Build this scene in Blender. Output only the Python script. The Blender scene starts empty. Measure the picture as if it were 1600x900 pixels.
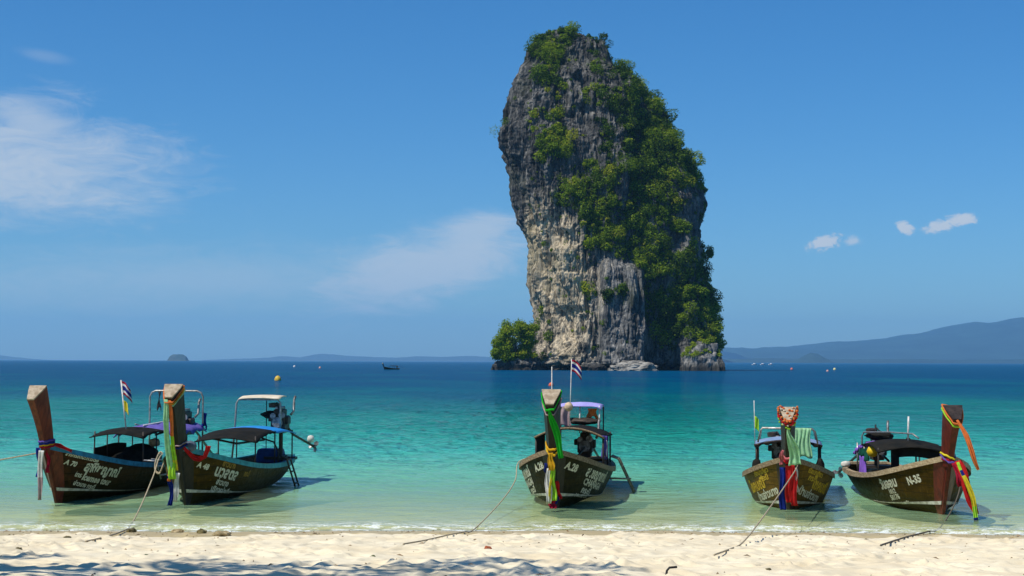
import bpy, bmesh, math, random
import numpy as np
from mathutils import Vector, Matrix
R = math.radians
scene = bpy.context.scene
COL = scene.collection
random.seed(7)

# ------------------------------------------------------------------ camera
CAM_H = 3.4
FPX = 2400.0                       # focal length in pixels of a 1600 x 900 frame
PITCH = math.atan(114.8 / FPX)
ROLL = R(0.2)
_F = Vector((0, math.cos(PITCH), math.sin(PITCH)))
_R0 = Vector((1, 0, 0)); _U0 = Vector((0, -math.sin(PITCH), math.cos(PITCH)))
_R = _R0 * math.cos(ROLL) + _U0 * math.sin(ROLL)
_U = _U0 * math.cos(ROLL) - _R0 * math.sin(ROLL)
CAM = Vector((0, 0, CAM_H))
cd = bpy.data.cameras.new('camera'); cam = bpy.data.objects.new('camera', cd); COL.objects.link(cam)
cd.sensor_width = 36; cd.lens = FPX / 1600 * 36; cd.clip_start = 0.1; cd.clip_end = 90000
cam.matrix_world = Matrix(((_R.x, _U.x, -_F.x, 0), (_R.y, _U.y, -_F.y, 0), (_R.z, _U.z, -_F.z, CAM_H), (0, 0, 0, 1)))
scene.camera = cam

# ------------------------------------------------------------------ sun and sky
SUN_DIR = Vector((-0.46, -0.29, 0.84)).normalized()      # towards the sun
SUN_EL = math.asin(SUN_DIR.z)
SUN_AZ = math.atan2(SUN_DIR.x, SUN_DIR.y)               # clockwise from +Y
sd = bpy.data.lights.new('sun', 'SUN'); sd.energy = 5.0; sd.angle = R(0.53); sd.color = (1.0, 0.945, 0.86)
sun = bpy.data.objects.new('sun', sd); COL.objects.link(sun); sun.location = (-40, 10, 60)
sun.rotation_euler = SUN_DIR.to_track_quat('Z', 'Y').to_euler()

world = bpy.data.worlds.new('World'); scene.world = world; world.use_nodes = True
WN = world.node_tree; WN.nodes.clear()

class NT:
    """small helper for building node trees"""
    def __init__(s, tree): s.t = tree
    def n(s, typ, **kw):
        nd = s.t.nodes.new(typ)
        for k, v in kw.items(): setattr(nd, k, v)
        return nd
    def put(s, sock, v):
        if hasattr(v, 'is_output') or isinstance(v, bpy.types.NodeSocket): s.t.links.new(v, sock)
        elif v is not None: sock.default_value = v
    def m(s, op, a, b=None, c=None, clamp=False):
        nd = s.n('ShaderNodeMath', operation=op); nd.use_clamp = clamp
        for i, v in enumerate((a, b, c)):
            if v is not None: s.put(nd.inputs[i], v)
        return nd.outputs[0]
    def vm(s, op, a, b=None):
        nd = s.n('ShaderNodeVectorMath', operation=op)
        s.put(nd.inputs[0], a)
        if b is not None: s.put(nd.inputs[1], b)
        return nd.outputs['Value'] if op in ('LENGTH', 'DOT_PRODUCT') else nd.outputs[0]
    def noise(s, vec, scale, detail=4, rough=0.55, dist=0.0, dim='3D'):
        nd = s.n('ShaderNodeTexNoise', noise_dimensions=dim)
        if vec is not None: s.put(nd.inputs['Vector'], vec)
        nd.inputs['Scale'].default_value = scale; nd.inputs['Detail'].default_value = detail
        nd.inputs['Roughness'].default_value = rough; nd.inputs['Distortion'].default_value = dist
        return nd.outputs['Fac']
    def ramp(s, fac, stops, interp='LINEAR'):
        nd = s.n('ShaderNodeValToRGB'); cr = nd.color_ramp; cr.interpolation = interp
        while len(cr.elements) < len(stops): cr.elements.new(0.5)
        for e, (p, c) in zip(cr.elements, stops):
            e.position = p
            e.color = (c, c, c, 1) if isinstance(c, (int, float)) else (c[0], c[1], c[2], 1)
        s.put(nd.inputs[0], fac); return nd.outputs[0]
    def mix(s, fac, a, b, mode='MIX'):
        nd = s.n('ShaderNodeMix', data_type='RGBA', blend_type=mode)
        def c(v): return (v[0], v[1], v[2], 1) if isinstance(v, (tuple, list)) else v
        s.put(nd.inputs['Factor'], fac); s.put(nd.inputs['A'], c(a)); s.put(nd.inputs['B'], c(b))
        return nd.outputs['Result']
    def mapr(s, v, a, b, c=0.0, d=1.0, smooth=True):
        nd = s.n('ShaderNodeMapRange'); nd.clamp = True
        if smooth: nd.interpolation_type = 'SMOOTHSTEP'
        s.put(nd.inputs['Value'], v)
        for k, x in zip(('From Min', 'From Max', 'To Min', 'To Max'), (a, b, c, d)): nd.inputs[k].default_value = x
        return nd.outputs['Result']
    def comb(s, x, y, z):
        nd = s.n('ShaderNodeCombineXYZ')
        for i, v in enumerate((x, y, z)): s.put(nd.inputs[i], v)
        return nd.outputs[0]
    def sep(s, v):
        nd = s.n('ShaderNodeSeparateXYZ'); s.put(nd.inputs[0], v); return nd.outputs
    def mapping(s, v, scale=(1, 1, 1), rot=(0, 0, 0), loc=(0, 0, 0)):
        nd = s.n('ShaderNodeMapping'); s.put(nd.inputs['Vector'], v)
        nd.inputs['Scale'].default_value = scale; nd.inputs['Rotation'].default_value = rot; nd.inputs['Location'].default_value = loc
        return nd.outputs[0]
    def bump(s, h, strength=0.5, dist=0.02, normal=None):
        nd = s.n('ShaderNodeBump'); nd.inputs['Strength'].default_value = strength
        s.put(nd.inputs['Distance'], dist); s.put(nd.inputs['Height'], h)
        if normal is not None: s.put(nd.inputs['Normal'], normal)
        return nd.outputs[0]

w = NT(WN)
sky = w.n('ShaderNodeTexSky', sky_type='NISHITA'); sky.sun_disc = False
sky.sun_elevation = SUN_EL; sky.sun_rotation = SUN_AZ
sky.altitude = 0; sky.air_density = 1.0; sky.dust_density = 0.35; sky.ozone_density = 3.0
tc = w.n('ShaderNodeTexCoord')
dx, dy, dz = w.sep(tc.outputs['Generated'])
az = w.m('ARCTAN2', dx, dy); el = w.m('ARCSINE', dz)
skyc = w.n('ShaderNodeHueSaturation'); skyc.inputs['Saturation'].default_value = 1.12; skyc.inputs['Value'].default_value = 0.90
WN.links.new(w.mix(1.0, sky.outputs[0], (0.57, 0.87, 1.17), 'MULTIPLY'), skyc.inputs['Color'])
# thin cirrus: stretched noise all over the sky, gathered into a few banks and puffs
ae = w.comb(az, el, 0.0)
wisp = w.noise(w.mapping(ae, (5, 22, 1), (0, 0, R(-8))), 1.0, 7, 0.62, 0.6)
wisp2 = w.noise(w.mapping(ae, (22, 75, 1), (0, 0, R(-12))), 1.0, 8, 0.70, 1.4)
wz = w.m('ADD', w.m('MULTIPLY', wisp, 0.5), w.m('MULTIPLY', wisp2, 0.5))
puff = w.noise(w.mapping(ae, (150, 210, 1)), 1.0, 7, 0.66, 0.5)
def bank(a0, e0, ra, re, rot, lo, hi, nz, amt, power=1.0, skew=0.0):
    da = w.m('SUBTRACT', az, a0); de = w.m('SUBTRACT', el, e0)
    c_, s_ = math.cos(rot), math.sin(rot)
    x = w.m('DIVIDE', w.m('ADD', w.m('MULTIPLY', da, c_), w.m('MULTIPLY', de, s_)), ra)
    y = w.m('DIVIDE', w.m('SUBTRACT', w.m('MULTIPLY', de, c_), w.m('MULTIPLY', da, s_)), re)
    d = w.m('SQRT', w.m('ADD', w.m('MULTIPLY', x, x), w.m('MULTIPLY', y, y)))
    v = w.m('ADD', w.m('SUBTRACT', 1.0, d), w.m('MULTIPLY', w.m('SUBTRACT', nz, 0.5), power))
    return w.m('MULTIPLY', w.mapr(v, lo, hi), amt)
def pa(px): return math.atan((px - 800) / FPX)
def pe(py): return (565 - py) / FPX
banks = [
    bank(pa(-40), pe(270), 0.165, 0.052, R(-6), 0.0, 0.95, wz, 0.78, 2.3),
    bank(pa(40), pe(210), 0.05, 0.022, R(-14), 0.0, 0.9, wz, 0.6, 2.2),
    bank(pa(660), pe(420), 0.11, 0.030, R(16), -0.05, 0.8, wz, 0.72, 2.4),
    bank(pa(740), pe(365), 0.045, 0.018, R(14), -0.05, 0.8, wz, 0.66, 2.3),
    bank(pa(300), pe(440), 0.26, 0.03, 0, 0.0, 1.0, wz, 0.34, 2.2),
    bank(pa(60), pe(113), 0.022, 0.0055, R(-8), 0.0, 0.8, wz, 0.16, 1.2),
    bank(pa(1290), pe(381), 0.0150, 0.0062, R(12), 0.1, 0.65, puff, 0.95, 1.9),
    bank(pa(1333), pe(379), 0.0085, 0.0045, 0, 0.1, 0.9, puff, 0.70, 1.7),
    bank(pa(1414), pe(361), 0.0078, 0.0052, R(-30), 0.1, 0.6, puff, 0.95, 1.6),
    bank(pa(1468), pe(360), 0.0135, 0.0054, R(10), 0.1, 0.65, puff, 0.92, 1.8),
    bank(pa(1503), pe(351), 0.0140, 0.0050, R(6), 0.1, 0.65, puff, 0.95, 1.8),
]
tot = w.m('MULTIPLY', w.mapr(wz, 0.50, 0.80), w.mapr(el, 0.30, 0.55, 0.0, 0.22))
for b in banks: tot = w.m('MAXIMUM', tot, b)
cloudcol = w.mix(1.0, skyc.outputs[0], (0, 0, 0), 'MIX')
cl = w.mix(tot, skyc.outputs[0], (5.7, 6.3, 6.9))
bg = w.n('ShaderNodeBackground'); bg.inputs['Strength'].default_value = 0.105
WN.links.new(cl, bg.inputs['Color'])
wo = w.n('ShaderNodeOutputWorld'); WN.links.new(bg.outputs[0], wo.inputs['Surface'])

vs = scene.view_settings; vs.view_transform = 'Standard'; vs.look = 'None'; vs.exposure = 0.0; vs.gamma = 1.0
vs.use_curve_mapping = False
cy = scene.cycles
cy.use_denoising = True; cy.max_bounces = 8; cy.diffuse_bounces = 3; cy.glossy_bounces = 3; cy.transmission_bounces = 4
cy.transparent_max_bounces = 16; cy.volume_bounces = 1; cy.caustics_reflective = False; cy.caustics_refractive = False

# ------------------------------------------------------------------ pixel <-> place (all places keep their true distance)
def ray(px, py): return _F + _R * ((px - 800) / FPX) - _U * ((py - 450) / FPX)
def at(px, py, Y):
    d = ray(px, py); return CAM + d * (Y / d.y)
def ground(px, py, z=0.0):
    d = ray(px, py); return CAM + d * ((z - CAM_H) / d.z)
_Fn, _Rn, _Un, _Cn = (np.array(v) for v in (_F, _R, _U, CAM))
def proj(P):
    P = np.asarray(P, float) - _Cn
    f = P @ _Fn
    return 800 + FPX * (P @ _Rn) / f, 450 - FPX * (P @ _Un) / f

# ------------------------------------------------------------------ numpy noise
def _hash(ix, iy, iz, seed):
    h = (ix.astype(np.int64) * 374761393 + iy.astype(np.int64) * 668265263 + iz.astype(np.int64) * 2147483647 + seed * 1274126177) & 0xFFFFFFFF
    h = ((h ^ (h >> 13)) * 1274126177) & 0xFFFFFFFF
    h = ((h ^ (h >> 16)) * 2246822519) & 0xFFFFFFFF
    return ((h ^ (h >> 15)) & 0xFFFFFF) / 8388607.5 - 1.0
def vnoise(x, y, z, seed=0):
    x, y, z = np.broadcast_arrays(np.asarray(x, float), np.asarray(y, float), np.asarray(z, float))
    ix, iy, iz = np.floor(x), np.floor(y), np.floor(z)
    fx, fy, fz = x - ix, y - iy, z - iz
    sx, sy, sz = (f * f * f * (f * (f * 6 - 15) + 10) for f in (fx, fy, fz))
    r = 0
    for a in (0, 1):
        wx = sx if a else 1 - sx
        for b in (0, 1):
            wy = sy if b else 1 - sy
            for c in (0, 1):
                wz_ = sz if c else 1 - sz
                r = r + wx * wy * wz_ * _hash(ix + a, iy + b, iz + c, seed)
    return r
def fbm(x, y, z, octv=4, seed=0, gain=0.5):
    r = 0; a = 1.0; s = 0
    for o in range(octv):
        r = r + a * vnoise(x * 2 ** o, y * 2 ** o, z * 2 ** o, seed + o * 17); s += a; a *= gain
    return r / s
def sstep(a, b, x):
    t = np.clip((np.asarray(x, float) - a) / (b - a), 0, 1); return t * t * (3 - 2 * t)
def inpoly(px, py, poly):
    r = np.zeros(np.shape(px), bool); n = len(poly)
    for i in range(n):
        (x1, y1), (x2, y2) = poly[i], poly[(i + 1) % n]
        if y1 == y2: continue
        c = ((y1 > py) != (y2 > py)) & (px < (x2 - x1) * (py - y1) / (y2 - y1) + x1); r ^= c
    return r
def pch(xs, ys):
    """smooth (Catmull style, clamped) interpolation through knots"""
    xs = np.array(xs, float); ys = np.array(ys, float)
    m = np.gradient(ys, xs)
    def f(x):
        x = np.clip(np.asarray(x, float), xs[0], xs[-1])
        i = np.clip(np.searchsorted(xs, x) - 1, 0, len(xs) - 2)
        h = xs[i + 1] - xs[i]; t = (x - xs[i]) / h
        return ((2 * t ** 3 - 3 * t ** 2 + 1) * ys[i] + (t ** 3 - 2 * t ** 2 + t) * h * m[i]
                + (-2 * t ** 3 + 3 * t ** 2) * ys[i + 1] + (t ** 3 - t ** 2) * h * m[i + 1])
    return f

# ------------------------------------------------------------------ mesh helpers
class MB:
    """collects shapes that become ONE mesh object"""
    def __init__(s): s.v = []; s.f = []; s.mi = []
    def add(s, vs, fs, mi=0):
        o = len(s.v); s.v += [tuple(p) for p in vs]; s.f += [tuple(i + o for i in f) for f in fs]; s.mi += [mi] * len(fs); return s
    def box(s, c, size, rot=None, taper=1.0, mi=0):
        hx, hy, hz = (k / 2 for k in size); vs = []
        for z in (-1, 1):
            k = taper if z > 0 else 1.0
            for x, y in ((-1, -1), (1, -1), (1, 1), (-1, 1)): vs.append(Vector((x * hx * k, y * hy * k, z * hz)))
        if rot is not None: vs = [rot @ p for p in vs]
        c = Vector(c)
        return s.add([p + c for p in vs], [(3, 2, 1, 0), (4, 5, 6, 7), (0, 1, 5, 4), (1, 2, 6, 5), (2, 3, 7, 6), (3, 0, 4, 7)], mi)
    def tube(s, path, r, seg=8, mi=0, cap=True):
        path = [Vector(p) for p in path]; n = len(path)
        rr = r if isinstance(r, (list, tuple)) else [r] * n
        vs = []; ref = None
        for i, p in enumerate(path):
            t = (path[min(i + 1, n - 1)] - path[max(i - 1, 0)]).normalized()
            if ref is None: ref = Vector((0, 0, 1)) if abs(t.z) < 0.9 else Vector((1, 0, 0))
            a = t.cross(ref)
            if a.length < 1e-6: a = t.orthogonal()
            a.normalize(); b = t.cross(a).normalized(); ref = -b if False else ref
            ref = (a.cross(t)).normalized()
            for k in range(seg):
                q = 2 * math.pi * k / seg
                vs.append(p + (a * math.cos(q) + ref * math.sin(q)) * rr[i])
        fs = []
        for i in range(n - 1):
            for k in range(seg):
                fs.append((i * seg + k, i * seg + (k + 1) % seg, (i + 1) * seg + (k + 1) % seg, (i + 1) * seg + k))
        if cap: fs += [tuple(range(seg))[::-1], tuple(range((n - 1) * seg, n * seg))]
        return s.add(vs, fs, mi)
    def rings(s, rings, close=True, cap=True, mi=0):
        n = len(rings[0]); vs = [p for r_ in rings for p in r_]; fs = []
        for i in range(len(rings) - 1):
            for k in range(n if close else n - 1):
                fs.append((i * n + k, i * n + (k + 1) % n, (i + 1) * n + (k + 1) % n, (i + 1) * n + k))
        if cap and close: fs += [tuple(range(n))[::-1], tuple(range((len(rings) - 1) * n, len(rings) * n))]
        return s.add(vs, fs, mi)
    def lathe(s, prof, c=(0, 0, 0), seg=14, mi=0, rot=None):
        rs = []
        for r_, z in prof:
            ring = [Vector((r_ * math.cos(2 * math.pi * k / seg), r_ * math.sin(2 * math.pi * k / seg), z)) for k in range(seg)]
            if rot is not None: ring = [rot @ p for p in ring]
            rs.append([p + Vector(c) for p in ring])
        return s.rings(rs, mi=mi)
    def sheet(s, fn, nu, nv, thick=0.0, mi=0, mfn=None):
        """grid fn(a,b) in 0..1; with thickness it gets two skins and rims"""
        P = [[Vector(fn(i / nu, j / nv)) for j in range(nv + 1)] for i in range(nu + 1)]
        vs = [p for row in P for p in row]; W = nv + 1; fs = []; mis = []
        for i in range(nu):
            for j in range(nv):
                fs.append((i * W + j, (i + 1) * W + j, (i + 1) * W + j + 1, i * W + j + 1)); mis.append(mfn(i, j) if mfn else mi)
        if thick:
            N = []
            for i in range(nu + 1):
                for j in range(nv + 1):
                    a = P[min(i + 1, nu)][j] - P[max(i - 1, 0)][j]; b = P[i][min(j + 1, nv)] - P[i][max(j - 1, 0)]
                    c = a.cross(b); N.append(c.normalized() if c.length > 1e-9 else Vector((0, 0, 1)))
            o = len(vs); vs = vs + [p - n_ * thick for p, n_ in zip(vs, N)]
            k0 = len(fs)
            for q in range(k0): fs.append(tuple(o + t for t in fs[q][::-1])); mis.append(mis[q])
            def rim(a, b): fs.append((b, a, a + o, b + o)); mis.append(mi)
            for i in range(nu): rim(i * W, (i + 1) * W); rim((i + 1) * W + nv, i * W + nv)
            for j in range(nv): rim(j + 1, j); rim(nu * W + j, nu * W + j + 1)
        o = len(s.v); s.v += [tuple(p) for p in vs]; s.f += [tuple(t + o for t in f) for f in fs]; s.mi += mis
        return s
    def blob(s, c, r, seed=0, amp=0.25, sub=2, mi=0, freq=1.6):
        bm = bmesh.new(); bmesh.ops.create_icosphere(bm, subdivisions=sub, radius=1.0)
        P = np.array([v.co for v in bm.verts]); F = [tuple(v.index for v in f.verts) for f in bm.faces]; bm.free()
        d = 1 + amp * fbm(P[:, 0] * freq + seed * 3.1, P[:, 1] * freq, P[:, 2] * freq, 3, seed)
        P = P * d[:, None] * np.array(r) + np.array(c)
        return s.add(P, F, mi)
    def build(s, name, mats, parent=None, smooth=False, bevel=0.0):
        me = bpy.data.meshes.new(name); me.from_pydata(s.v, [], s.f)
        mats = mats if isinstance(mats, (list, tuple)) else [mats]
        for m_ in mats: me.materials.append(m_)
        if len(mats) > 1: me.polygons.foreach_set('material_index', s.mi)
        me.update()
        if bevel:
            bm = bmesh.new(); bm.from_mesh(me); bmesh.ops.recalc_face_normals(bm, faces=bm.faces)
            bmesh.ops.bevel(bm, geom=bm.edges[:], offset=bevel, segments=1, affect='EDGES', clamp_overlap=True)
            bm.to_mesh(me); bm.free()
        else:
            bm = bmesh.new(); bm.from_mesh(me); bmesh.ops.recalc_face_normals(bm, faces=bm.faces); bm.to_mesh(me); bm.free()
        if smooth: me.polygons.foreach_set('use_smooth', [True] * len(me.polygons))
        o = bpy.data.objects.new(name, me); COL.objects.link(o)
        if parent is not None: o.parent = parent
        return o

def np_mesh(name, V, F, mats, parent=None, smooth=True, attrs=None):
    """fast mesh from arrays; all faces have the same number of corners"""
    V = np.asarray(V, np.float32); F = np.asarray(F, np.int32); k = F.shape[1]
    me = bpy.data.meshes.new(name)
    me.vertices.add(len(V)); me.vertices.foreach_set('co', V.ravel())
    me.loops.add(F.size); me.loops.foreach_set('vertex_index', F.ravel())
    me.polygons.add(len(F)); me.polygons.foreach_set('loop_start', np.arange(0, F.size, k, dtype=np.int32))
    me.polygons.foreach_set('use_smooth', np.full(len(F), smooth, bool))
    for m_ in (mats if isinstance(mats, (list, tuple)) else [mats]): me.materials.append(m_)
    me.update(calc_edges=True)
    for nme, arr in (attrs or {}).items():
        a = me.attributes.new(nme, 'FLOAT', 'POINT'); a.data.foreach_set('value', np.asarray(arr, np.float32).ravel())
    o = bpy.data.objects.new(name, me); COL.objects.link(o)
    if parent is not None: o.parent = parent
    return o
def gridfaces(nr, nc, wrap=False):
    i = np.arange(nr - 1)[:, None]; j = np.arange(nc if wrap else nc - 1)[None, :]; j2 = (j + 1) % nc
    return np.stack([i * nc + j, i * nc + j2, (i + 1) * nc + j2, (i + 1) * nc + j], -1).reshape(-1, 4)

def empty(name, loc=(0, 0, 0), rz=0.0):
    o = bpy.data.objects.new(name, None); COL.objects.link(o); o.location = loc; o.rotation_euler = (0, 0, rz)
    o.empty_display_size = 0.3; return o
def tag(o, label=None, cat=None, group=None, kind=None):
    if label: o['label'] = label
    if cat: o['category'] = cat
    if group: o['group'] = group
    if kind: o['kind'] = kind
    return o

# ------------------------------------------------------------------ materials
MATS = {}
def pmat(name, col, rough=0.6, col2=None, scale=6.0, bump=0.0, bscale=30.0, metal=0.0, stretch=(1, 1, 1), spec=0.22, trans=0.0, sheen=0.0):
    """principled paint / wood / cloth with procedural mottling"""
    if name in MATS: return MATS[name]
    m_ = bpy.data.materials.new(name); m_.use_nodes = True; t = NT(m_.node_tree); m_.node_tree.nodes.clear()
    tcn = t.n('ShaderNodeTexCoord'); vec = t.mapping(tcn.outputs['Object'], stretch)
    bs = t.n('ShaderNodeBsdfPrincipled')
    c2 = col2 if col2 is not None else tuple(k * 0.62 for k in col)
    nz = t.noise(vec, scale, 6, 0.65)
    c = t.mix(t.mapr(nz, 0.35, 0.68), c2, col)
    t.put(bs.inputs['Base Color'], c)
    t.put(bs.inputs['Roughness'], t.mapr(nz, 0.2, 0.8, min(1, rough + 0.12), max(0.05, rough - 0.1)))
    bs.inputs['Metallic'].default_value = metal; bs.inputs['Specular IOR Level'].default_value = spec
    if bump: t.put(bs.inputs['Normal'], t.bump(t.noise(vec, bscale, 4, 0.6), bump, 0.02))
    out = t.n('ShaderNodeOutputMaterial')
    if trans:
        tr = t.n('ShaderNodeBsdfTranslucent'); t.put(tr.inputs['Color'], c)
        mx = t.n('ShaderNodeMixShader'); mx.inputs[0].default_value = trans
        t.put(mx.inputs[1], bs.outputs[0]); t.put(mx.inputs[2], tr.outputs[0]); t.put(out.inputs['Surface'], mx.outputs[0])
    else: t.put(out.inputs['Surface'], bs.outputs[0])
    MATS[name] = m_; return m_
def cloth(name, col, trans=0.3):
    return pmat(name, col, 0.85, tuple(k * 0.75 for k in col), 9.0, 0.25, 45.0, spec=0.15, trans=trans)
def wet_wood(name, top, low, streak):
    """old varnished hull: vertical runs of wear, algae towards the waterline"""
    m_ = bpy.data.materials.new(name); m_.use_nodes = True; t = NT(m_.node_tree); m_.node_tree.nodes.clear()
    tcn = t.n('ShaderNodeTexCoord'); ob = tcn.outputs['Object']
    x, y, z = t.sep(ob)
    n1 = t.noise(t.mapping(ob, (2.2, 2.2, 5.5)), 1.0, 7, 0.7, 0.4)
    n2 = t.noise(t.mapping(ob, (14, 14, 1.6)), 1.0, 5, 0.65, 0.2)
    n3 = t.noise(ob, 9.0, 6, 0.7)
    c = t.mix(t.mapr(n1, 0.35, 0.68), top, low)
    c = t.mix(t.m('MULTIPLY', t.mapr(n2, 0.52, 0.75), 0.65), c, streak)
    c = t.mix(t.m('MULTIPLY', t.mapr(n3, 0.58, 0.72), 0.5), c, (streak[0] * 1.7, streak[1] * 1.6, streak[2] * 1.4))
    algae = t.mapr(t.m('ADD', z, t.m('MULTIPLY', t.m('SUBTRACT', n1, 0.5), 0.5)), 0.42, 0.05)
    c = t.mix(t.m('MULTIPLY', algae, 0.55), c, (0.020, 0.026, 0.006))
    plank = t.n('ShaderNodeTexWave', wave_type='BANDS', bands_direction='Z'); t.put(plank.inputs['Vector'], ob)
    plank.inputs['Scale'].default_value = 1.7; plank.inputs['Distortion'].default_value = 0.6; plank.inputs['Detail'].default_value = 1.0
    seam = t.mapr(plank.outputs['Fac'], 0.0, 0.06)
    c = t.mix(t.m('MULTIPLY', t.m('SUBTRACT', 1.0, seam), 0.5), c, (0.01, 0.009, 0.006))
    bs = t.n('ShaderNodeBsdfPrincipled'); t.put(bs.inputs['Base Color'], c)
    t.put(bs.inputs['Roughness'], t.mapr(n3, 0.3, 0.7, 0.42, 0.72)); bs.inputs['Specular IOR Level'].default_value = 0.06
    h = t.m('ADD', t.m('MULTIPLY', seam, 0.6), t.m('MULTIPLY', n3, 0.5))
    t.put(bs.inputs['Normal'], t.bump(h, 0.45, 0.012))
    out = t.n('ShaderNodeOutputMaterial'); t.put(out.inputs['Surface'], bs.outputs[0]); return m_

# ================================================================== SETTING
# ------------------------------------------------------------------ sand: beach and sea bed in one sheet
_bed = pch([-60, -31, -14, -6, -1.3, 0, 1.2, 3, 5.5, 12, 25, 60, 160, 400, 30000],
           [1.95, 1.76, 0.98, 0.47, 0.115, 0.0, -0.085, -0.17, -0.26, -0.55, -1.25, -4.0, -9.0, -12.0, -12.0])
def shore(X): return 30.75 + 0.22 * np.sin(X * 0.35 + 1.0) + 0.13 * np.abs(np.sin(X * 0.62 + 0.4)) + 0.10 * np.abs(np.sin(X * 1.1 + 2.0 * np.sin(X * 0.23))) + 0.00012 * np.clip(X, -200, 200) ** 2
def bed(X, Y):
    D = np.clip(Y - shore(X), -60, 30000); return _bed(D)
def grow(a, step, end, k=1.25):
    r = []; v = a
    while abs(v) < abs(end): step *= k; v += step if end > a else -step; r.append(v)
    return r
xs = list(np.arange(-11.5, 11.5001, 0.034)); xs = grow(-11.5, 0.034, -24000)[::-1] + xs + grow(11.5, 0.034, 24000)
ys = list(np.arange(15.2, 33.0, 0.045)); ys = [-400, -150, -60, -30, -10, 0, 4, 8, 11, 13, 14, 14.7] + ys + grow(33.0, 0.045, 24000)
XS, YS = np.meshgrid(np.array(xs), np.array(ys))
XS = np.clip(XS, -24000, 24000); YS = np.clip(YS, -400, 24000)
Z = bed(XS, YS)
D = YS - shore(XS)
inner = (np.abs(XS) < 12) & (YS > 15) & (YS < 33.2)
xi, yi = XS[inner], YS[inner]; di = D[inner]
dry = sstep(-0.8, -3.2, di)
rel = 0.055 * fbm(xi / 1.1, yi / 1.4, 0.3, 3, 5) + 0.022 * fbm(xi / 0.28, yi / 0.33, 1.7, 3, 9)
# trampled sand: foot-sized hollows with raised rims
rs = np.random.RandomState(3)
dent = np.zeros_like(xi)
for k in range(1300):
    cx = rs.uniform(-11, 11); cyy = rs.uniform(15.5, 29.2); 
    if cyy > 27 and rs.rand() < 0.5: continue
    a = rs.uniform(0, 3.14); la = rs.uniform(0.13, 0.24); lb = rs.uniform(0.08, 0.15); dp = rs.uniform(0.02, 0.075)
    sel = (np.abs(xi - cx) < 0.6) & (np.abs(yi - cyy) < 0.6)
    ux = (xi[sel] - cx) * math.cos(a) + (yi[sel] - cyy) * math.sin(a); uy = -(xi[sel] - cx) * math.sin(a) + (yi[sel] - cyy) * math.cos(a)
    q = np.sqrt((ux / la) ** 2 + (uy / lb) ** 2)
    dent[sel] += -dp * np.exp(-(q ** 2) * 1.2) + 0.45 * dp * np.exp(-((q - 1.55) / 0.45) ** 2)
Z[inner] += (rel + dent) * dry + 0.006 * fbm(xi / 0.5, yi / 0.2, 0, 2, 2) * (di < 0.5)

sm = bpy.data.materials.new('coral_sand'); sm.use_nodes = True; t = NT(sm.node_tree); sm.node_tree.nodes.clear()
geo = t.n('ShaderNodeNewGeometry'); pos = geo.outputs['Position']; px_, py_, pz_ = t.sep(pos)
g1 = t.noise(pos, 0.9, 4, 0.6); g2 = t.noise(pos, 55.0, 3, 0.7); g3 = t.noise(pos, 7.0, 5, 0.65)
c = t.mix(t.mapr(g1, 0.3, 0.7), (0.665, 0.56, 0.37), (0.745, 0.66, 0.47))
c = t.mix(t.m('MULTIPLY', t.mapr(g3, 0.55, 0.8), 0.35), c, (0.62, 0.50, 0.33))
c = t.mix(t.m('MULTIPLY', t.mapr(g2, 0.60, 0.74), 0.30), c, (0.42, 0.33, 0.22))
# damp strip along the water and the brownish tide line above it
wet = t.mapr(t.m('ADD', pz_, t.m('MULTIPLY', t.m('SUBTRACT', g1, 0.5), 0.05)), 0.275, 0.245)
wet = t.m('MULTIPLY', wet, t.mapr(pz_, -0.10, -0.015))
c = t.mix(t.m('MULTIPLY', wet, 0.85), c, (0.40, 0.31, 0.14))
bs = t.n('ShaderNodeBsdfPrincipled'); t.put(bs.inputs['Base Color'], c)
t.put(bs.inputs['Roughness'], t.m('SUBTRACT', 0.95, t.m('MULTIPLY', wet, 0.45))); bs.inputs['Specular IOR Level'].default_value = 0.3
t.put(bs.inputs['Normal'], t.bump(t.m('ADD', t.m('MULTIPLY', g2, 0.35), g3), 0.55, 0.02))
out = t.n('ShaderNodeOutputMaterial'); t.put(out.inputs['Surface'], bs.outputs[0])
o = np_mesh('beach', np.stack([XS, YS, Z], -1).reshape(-1, 3), gridfaces(len(ys), len(xs)), sm)
tag(o, 'pale trampled coral sand beach sloping under the water', kind='structure')
def sandz(x, y): return float(bed(np.array([x]), np.array([y]))[0])

# ------------------------------------------------------------------ sea
xs = list(np.arange(-13.5, 13.5001, 0.085)); xs = grow(-13.5, 0.085, -24000, 1.3)[::-1] + xs + grow(13.5, 0.085, 24000, 1.3)
ys = list(np.arange(29.0, 50.0, 0.075)); ys = ys + grow(50.0, 0.075, 24000, 1.045)
XS, YS = np.meshgrid(np.clip(np.array(xs), -24000, 24000), np.clip(np.array(ys), 0, 24000))
depth = np.clip(-bed(XS, YS), 0, 100)
amp = 0.012 + 0.085 * sstep(0.1, 2.5, depth)
near = sstep(260, 60, YS)
ww = fbm(XS / 1.5 + 0.25 * YS, YS / 0.75, 0.0, 3, 31) + 0.6 * fbm(XS / 0.45, YS / 0.28, 3.0, 2, 33)
swell = 0.025 * np.sin((YS - shore(XS)) * 1.9 + 0.8 * fbm(XS / 4, YS / 4, 0, 2, 3) * 3) * sstep(0.25, 0.9, YS - shore(XS)) * sstep(7, 2.5, YS - shore(XS))
lip = 0.035 * np.exp(-((YS - shore(XS) - 0.55 + 0.25 * fbm(XS / 0.8, 0 * XS, 0, 2, 8)) / 0.16) ** 2)
ZS = (amp * ww + swell + lip) * near
wm = bpy.data.materials.new('sea_water'); wm.use_nodes = True; t = NT(wm.node_tree); wm.node_tree.nodes.clear()
geo = t.n('ShaderNodeNewGeometry'); pos = geo.outputs['Position']; px_, py_, pz_ = t.sep(pos)
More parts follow.
